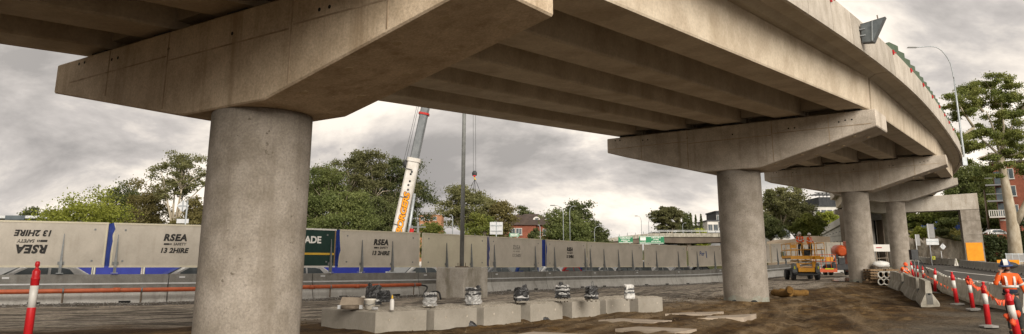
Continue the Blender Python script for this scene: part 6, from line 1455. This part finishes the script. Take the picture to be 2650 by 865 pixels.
SH = [('bright green shrub on the rock left of the tall sign', 2385, 592, 22, 150, 'leaf_bright', 5), ('dark shrub on the rock right of the tall sign', 2445, 568, 24, 152, 'leaf_mid', 6), ('drooping dark shrub at the rock top edge', 2436, 598, 16, 148, 'leaf_dark', 7), ('green tree filling the gap under the portal beam', 2405, 545, 36, 166, 'leaf_lush', 8), ('dark tree under the portal beam near its leg', 2486, 540, 30, 165, 'leaf_mid', 9), ('lush tree under the portal beam, left part', 2350, 555, 36, 170, 'leaf_lush', 10),
      ('tall green tree behind the portal frame corner', 2510, 425, 60, 160, 'leaf_mid', 11), ('dark green tree right of the portal leg', 2555, 520, 44, 150, 'leaf_mid', 12), ('yellow-green tree above the portal beam', 2475, 470, 44, 172, 'leaf_lush', 13), ('tall tree behind the brick building corner', 2560, 440, 40, 178, 'leaf_mid', 31)]
for lab, u, vt, hw, Y, lf, sd in SH:
    p = at_y(u, vt, Y); z = hill_z(p.x, Y); tree_px(lab, u, vt, hw, Y, lf, 'dense', 100 + sd, 7000 if hw > 25 else 2500, cf=.15, zb=z - .3, group='trees on the hillside at the right', name='tree' if hw > 25 else 'shrub')
for k in range(6):
    u = 2395 + k * 19; p = at_y(u, 600, 158); z = hill_z(p.x, 158); o = thing('site_fence', '%s blue fence panel from the left above the rock face' % ORD[k], 'fence', (p.x, 158, z), 0, 'blue fence above the rock face'); MB().span(-.72, .72, -.03, .03, .1, 2.1).build('panel', 'car_blue', o); MB().span(-.76, -.73, -.05, .05, 0, 2.2).build('post', 'galvanised', o)
BY = 150.; c = at_y(2470, 560, 185); t, hw, z = block('pale brick block seen through the portal frame', 2440, 2492, 545, 190, 'brick_pale', 2, 3, 8, 'apartment_building')
# brick apartments at the right edge
BY = 128.; x0 = at_y(2578, 500, BY).x; t = thing('brick_apartments', 'red brick apartment block with white balconies at the right edge', 'building', (x0, BY, 0), R(-31)); zg = 8.; ztp = at_y(2600, 425, BY).z; 
MB().span(0, 26, 0, 14, zg - 4, ztp).build('wall', 'brick', t); MB().span(-.5, 26.5, -.5, 14.5, ztp, ztp + .35).build('roof', 'roof_tile', t)
zs = [at_y(2600, v, BY).z for v in (452, 496, 545)]
windows(t, [(at_y(u, 500, BY).x - x0, z) for z in zs for u in (2611, 2655)], 1.3, 1.55, 0)
MB().span(0, 26, -.06, -.005, at_y(2600, 568, BY).z - .25, at_y(2600, 568, BY).z).build('band_course', 'render_white', t); MB().span(6, 26, -.3, -.07, zg - 4, at_y(2600, 569, BY).z - .3).build('garage_wall', 'render_white', t)
for v, vb in ((545, 560), (503, 519), (462, 478)):
    z0, z1 = at_y(2570, vb, BY).z, at_y(2570, v, BY).z; b = MB().span(-1.4, 1.2, -1.5, .2, z0 - .28, z0 - .05).build('balcony', 'render_white' if v == 545 else 'render_grey', t)
    for k in range(9 if v == 545 else 0): MB().box((-1.35 + k * .31, -1.45, (z0 + z1) / 2 - .05), (.14, .06, z1 - z0 - .1)).build('baluster', 'render_white', b)
    MB().span(-1.42, 1.2, -1.5, -1.4, z1 - .1, z1).build('balcony_rail', 'render_white' if v == 545 else 'sign_grey', b); MB().span(-.02, 1.1, -.06, -.01, z0, z0 + 2.1).build('balcony_door', 'glass', b)
# ivy-clad wall below the car park
xw0 = at_y(2548, 620, 118).x; t = thing('brick_wall', 'ivy-covered brick boundary wall below the parked car', 'wall', (xw0, 118, 0)); zt = at_y(2570, 606, 118).z; MB().span(0, 22, 0, .5, 1, zt).build('wall', 'brick', t); MB().span(7, 22, .5, 12, 1, zt - .5).build('fill', 'brick_pale', t)
rr = random.Random(4); cl = []
for k in range(420):
    x = rr.uniform(-.5, 20); f = rr.random() ** .7; cl.append(((x, -.5 + rr.uniform(-.5, .4), 1.5 + f * (zt - 1.2 + (1.8 if x > 5 else -.6))), (.7, .55, .6), 30))
iv = put('ivy', leaf_mesh(cl, .42, 8, 'ivy'), 'leaf_ivy', t)
fw0 = at_y(2604, 668, 100); t = thing('metal_fence', 'grey metal railing at the right edge below the ivy', 'fence', (fw0.x, 100, gz(fw0.x, 100)))
for k in range(9): MB().box((k * .8, 0, .6), (.07, .07, 1.9)).build('post', 'galvanised', t)
for z in (.5, 1.4): MB().span(-.1, 6.5, -.05, -.036, z, z + .1).build('rail', 'galvanised', t)
for k in range(8): MB().span(k * .8 + .05, k * .8 + .75, -.03, -.01, .6, 1.35).build('sheet', 'sign_grey', t)
leafmat('leaf_eucalypt', (.12, .15, .036), (.21, .22, .06))
# big gum tree at the right
p = at_y(2625, 590, 108); gum = thing('gum_tree', 'huge spreading gum tree with pale trunk at the upper right', 'tree', (p.x, 108, p.z - 2)); o0 = Vector(gum.location)
tw = MB(); cl = []; rr = random.Random(77)
def gp(u, v, dy=0): return at_y(u, v, 108) - o0 + Vector((0, dy, 0))
tw.tube([gp(2634, 760), gp(2627, 640), gp(2620, 575), gp(2608, 510), gp(2598, 455), gp(2590, 405)], [.95, .85, .75, .62, .5, .4], 12)
tw.tube([gp(2625, 585), gp(2638, 540, -1), gp(2665, 480, -1), gp(2680, 420, -1)], [.55, .42, .36, .25], 10)
LB = [((2590, 405), (2560, 370), (2520, 330)), ((2590, 405), (2565, 330), (2545, 290)), ((2590, 405), (2592, 330), (2580, 270)), ((2590, 405), (2618, 350), (2640, 300)), ((2590, 405), (2560, 400), (2512, 415)), ((2580, 270), (2568, 235), (2548, 212)), ((2640, 300), (2655, 260), (2640, 240)), ((2590, 405), (2630, 400), (2665, 380)), ((2520, 330), (2490, 300), (2462, 265)), ((2520, 330), (2495, 350), (2470, 380)), ((2545, 290), (2520, 262), (2500, 245)), ((2680, 420), (2690, 350), (2700, 320))]
for a, b, c_ in LB: dy = rr.uniform(-2, 2); tw.tube([gp(*a), gp(*b, dy * .5), gp(*c_, dy)], [.22, .14, .06], 6)
tw.build('trunk', 'bark_pale', gum)
CLU = [(2462, 258, 26), (2490, 240, 26), (2470, 275, 20), (2530, 222, 28), (2556, 207, 26), (2575, 214, 20), (2520, 250, 24), (2548, 256, 28), (2580, 262, 26), (2605, 270, 22), (2630, 245, 26), (2655, 250, 26), (2640, 285, 28), (2612, 305, 24), (2500, 300, 24), (2470, 345, 28), (2500, 350, 26), (2480, 385, 28), (2520, 350, 20), (2545, 340, 22), (2575, 345, 26), (2600, 360, 24), (2560, 375, 26), (2640, 340, 26), (2665, 310, 28), (2650, 390, 26), (2620, 400, 24), (2590, 390, 20), (2505, 420, 20), (2535, 410, 22), (2575, 430, 22), (2640, 440, 26), (2555, 455, 14), (2690, 380, 30), (2690, 280, 30), (2520, 385, 22), (2610, 335, 24), (2570, 300, 24), (2590, 235, 20), (2605, 228, 18), (2512, 275, 22), (2635, 370, 22)]
for u, v, r_ in CLU:
    for j in range(5):
        q = gp(u + rr.gauss(0, r_ * .55), v + rr.gauss(0, r_ * .3), rr.uniform(-3, 3)); rj = r_ * 108 / FPX * rr.uniform(.35, .62); cl.append((q, (rj * 1.15, rj * 1.15, rj * .62), 330))
put('crown', leaf_mesh(cl, .27, 12), 'leaf_eucalypt', gum)
# palm
p = at_y(2545, 492, 140); z0 = hill_z(p.x, 140); t = thing('palm_tree', 'small fan palm between the lamp and the brick building', 'palm', (p.x, 140, z0)); MB().tube([(0, 0, -.3), (.1, 0, p.z - z0)], [.2, .14], 8).build('trunk', 'bark', t)
for k in range(16):
    a = k * 2.4; el = .2 + .9 * ((k * 7) % 10) / 10; d = Vector((math.cos(a) * math.cos(el), math.sin(a) * math.cos(el), math.sin(el))); b = Vector((.1, 0, p.z - z0)); sd_ = d.cross(Vector((0, 0, 1))).normalized(); L2 = 2.2
    MB().add([b, b + d * L2 * .5 + sd_ * .28 + Vector((0, 0, .1)), b + d * L2 + Vector((0, 0, -.7)), b + d * L2 * .5 - sd_ * .28 + Vector((0, 0, .1))], [(0, 1, 2, 3)]).build('frond', 'leaf_mid', t)

# ---- vehicles
def car(lab, loc, rz, paint, van=False, group='cars queued on the freeway'):
    t = thing('car', lab, 'car', loc, rz, group); Hh = 1.9 if van else 1.46
    prof = [(-2.15, .45), (-2.2, .75), (-2.1, .95), (-1.75, 1.02)] + ([(-1.7, Hh - .1), (-1.5, Hh)] if van else [(-1.15, Hh - .06), (-.8, Hh)]) + [(.35, Hh), (.65, Hh - .08), (1.3, 1.0), (2.0, .85), (2.2, .65), (2.2, .4), (1.8, .3), (-1.9, .3)]
    S = []
    for y, k in ((-.86, .0), (-.80, .06), (.80, .06), (.86, .0)): S.append([(x * (1 if k else .99), y * (1 if z < 1.0 else .80), z if (k or z < 1.0) else z - .05) for x, z in prof])
    MB().loft(S).build('body', paint, t, bevel=.03)
    a, b = (-1.55 if van else -1.35), 1.12
    for sy in (-1, 1):
        for x0, x1, x2, x3 in ((a + .12, -.35, -.35, (a + .25 if van else -.95)), (-.25, 1.0, .45, -.25)):
            mb = MB(); mb.add([(x0, sy * .80, 1.02), (x1, sy * .80, 1.02), (x2, sy * .705, Hh - .14), (x3, sy * .705, Hh - .14), (x0, sy * .74, 1.02), (x1, sy * .74, 1.02), (x2, sy * .66, Hh - .14), (x3, sy * .66, Hh - .14)], [(0, 1, 2, 3), (7, 6, 5, 4), (0, 4, 5, 1), (1, 5, 6, 2), (2, 6, 7, 3), (3, 7, 4, 0)]); mb.build('side_window', 'glass', t)
        MB().box((.95, sy * .95, 1.05), (.16, .2, .14)).build('mirror', paint, t); MB().box((2.16, sy * .6, .7), (.1, .35, .14)).build('headlight', 'light_metal', t); MB().box((-2.17, sy * .65, .82), (.08, .25, .2)).build('tail_light', 'car_red', t)
        for x in (-1.35, 1.35): MB().tube([(x, sy * .86 - .1, .32), (x, sy * .86 + .1, .32)], .32, 16).build('wheel', 'rubber', t)
    mb = MB(); mb.add([(1.30, -.66, 1.03), (1.30, .66, 1.03), (.68, .58, Hh - .10), (.68, -.58, Hh - .10), (1.34, -.66, 1.05), (1.34, .66, 1.05), (.72, .58, Hh - .08), (.72, -.58, Hh - .08)], [(0, 1, 2, 3), (4, 5, 6, 7), (0, 1, 5, 4), (1, 2, 6, 5), (2, 3, 7, 6), (3, 0, 4, 7)]); mb.build('windscreen', 'glass', t); return t
CARS = [(90, 3.0, 'car_white', 0, 'white car with big windscreen under the far-left screen'), (545, 3.0, 'car_white', 0, 'white car just left of the nearest column'), (838, 3.0, 'car_white', 0, 'white car roof below the green banner'), (1175, 3.0, 'car_white', 0, 'white car left of the big footing block'), (1290, 3.0, 'car_white', 1, 'white van right of the big footing block'), (1372, 3.0, 'car_silver', 0, 'silver car below the faded lettering'),
        (1440, 3.0, 'car_blue', 1, 'blue van below the small RSEA lettering'), (1500, 3.0, 'car_white', 0, 'white car right of the blue van'), (1550, 3.0, 'car_red', 0, 'red car below the four-bracket screen'), (1592, 3.0, 'car_blue', 1, 'second blue van below the four-bracket screen'), (1634, 3.0, 'car_white', 0, 'white car left of the open screen gap'), (1682, 3.0, 'car_black', 0, 'black car below the green signs'), (1722, 3.0, 'car_white', 1, 'white van below the right green sign'), (1770, 3.0, 'car_white', 0, 'white car left of the scrawled screen'), (1822, 3.0, 'car_silver', 0, 'silver car below the scrawled screen'), (1868, 3.0, 'car_black', 0, 'black car beside the second column')]
for u, off, paint, van, lab in CARS:
    s_ = bar_u(u); p, d, r = bar_frame(s_); p = p - r * off; car(lab, (p.x, p.y, .02), math.atan2(d.y, d.x) + math.pi, paint, van)
p = at_y(2578, 603, 121); car('white hatchback parked above the ivy-covered wall', (p.x, 121, zt - .5), .1, 'car_white', group='parked car').scale = (.9, .9, .9)

# ---- signs and lamps along the freeway
def gsign(lab, u0, v0, u1, v1, Y, rows, small=None):
    a, b = at_y(u0, v0, Y), at_y(u1, v1, Y); c = Vector(((a.x + b.x) / 2, Y, 0)); t = thing('direction_sign', lab, 'road sign', c); w, z0, z1 = b.x - a.x, b.z, a.z
    pn = MB().span(-w / 2, w / 2, -.06, .06, z0, z1).build('panel', 'sign_green', t); MB().span(-w / 2 + .08, w / 2 - .08, -.075, -.061, z0 + .06, z0 + .13).build('border', 'print_white', pn); MB().span(-w / 2 + .08, w / 2 - .08, -.075, -.061, z1 - .13, z1 - .06).build('border', 'print_white', pn)
    for x in (-w * .3, w * .3): MB().box((x, .12, z1 / 2 - .2), (.16, .16, z1 + .3)).build('post', 'galvanised', t)
    rq = random.Random(int(u0))
    for k, (n_, x, zf, sz) in enumerate(rows):          # lettering too far off to be read: rows of upright strokes
        mb = MB(); x_ = x * w - n_ * sz * .3; zc = z0 + (z1 - z0) * zf
        for q in range(n_): hh = sz * rq.choice((.5, .5, .72)); mb.span(x_ + q * sz * .6, x_ + q * sz * .6 + sz * rq.uniform(.25, .45), -.073, -.061, zc - sz * .25, zc - sz * .25 + hh)
        o_ = mb.build('sign_lettering', 'print_white', pn); o_['kind'] = 'stuff'
    if small: MB().span(-w / 2 + .15, -w / 2 + w * .26, -.08, -.062, z0 + (z1 - z0) * .42, z1 - .2).build('inset_panel', 'print_white', pn)
    return t
gsign('small green direction sign over the screens, left of the pair', 1600, 612, 1638, 629, 125, [(9, 0, .72, .3), (8, 0, .42, .3), (6, 0, .18, .2)]); gsign('large green direction sign with white inset panel', 1654, 611, 1719, 631, 124, [(9, .18, .76, .28), (5, .18, .52, .28), (9, .18, .28, .28), (8, -.36, .2, .2)], small=1); gsign('tiny green direction sign in front of the tiled house', 1318, 604, 1344, 613, 100, [(7, 0, .5, .2)])
post_sign('road_sign', 'silver diamond sign back standing above the left screens', 474, 600, 44, [('post', 474, 519, 474, 640, 'galvanised'), ('diamond', 460, 517, 488, 549, 'sign_pale'), ('panel', 458, 567, 488, 578, 'sign_pale')])
post_sign('road_sign', 'pale rectangular sign back right of the tall grey pole', 1284, 640, 62, [('post', 1284, 574, 1284, 660, 'galvanised'), ('panel', 1268, 575, 1301, 607, 'sign_pale'), ('brace', 1270, 583, 1299, 585, 'galvanised'), ('brace', 1270, 597, 1299, 599, 'galvanised')])
def street_lamp(lab, u, vt, Y, du, m='galvanised', r_=.065):
    top = at_y(u, vt, Y); t = thing('street_lamp', lab, 'street lamp', (top.x, Y, 0), 0, 'lamps along the freeway'); L2 = du * Y / FPX
    MB().tube([(0, 0, -.2), (0, 0, top.z - .7), (L2 * .12, 0, top.z - .2), (L2 * .45, 0, top.z), (L2 * .8, 0, top.z + .05)], [r_, r_ * .75, r_ * .6, r_ * .5, r_ * .45], 8).build('pole', m, t); MB().box((L2 * .95, 0, top.z + .06), (abs(L2) * .3 + .2, .3, .12)).build('lamp_head', 'pole_grey', t)
for a in (('tall lamp post left of the round green tree', 1457, 533, 105, -28), ('second tall lamp post beside the round green tree', 1474, 535, 112, 14), ('short lamp post right of the round green tree', 1538, 586, 120, 20), ('small lamp post near the overpass left end', 1578, 592, 150, -12), ('lamp post above the green signs, arm to the left', 1659, 560, 140, -13), ('lamp post above the green signs, arm to the right', 1678, 566, 140, 13), ('lamp post right of the broad gum', 1766, 578, 160, 8), ('thin pale lamp post left of the tall grey pole', 1172, 558, 95, -6), ('pale post in front of the tiled house', 1398, 584, 100, -4), ('thin lamp post among the cypresses', 1782, 562, 172, 7)): street_lamp(*a)
for k, (u, vt, Y) in enumerate(((1082, 575, 80), (1066, 584, 85))):
    top = at_y(u, vt, Y); t = thing('power_pole', ['dark timber power pole right of the crane', 'second power pole beside the crane'][k], 'power pole', (top.x, Y, 0)); MB().tube([(0, 0, -.3), (0, 0, top.z)], .13, 8).build('pole', 'pole_grey', t); MB().box((0, 0, top.z - .5), (1.6, .1, .12)).build('cross_arm', 'pole_grey', t)
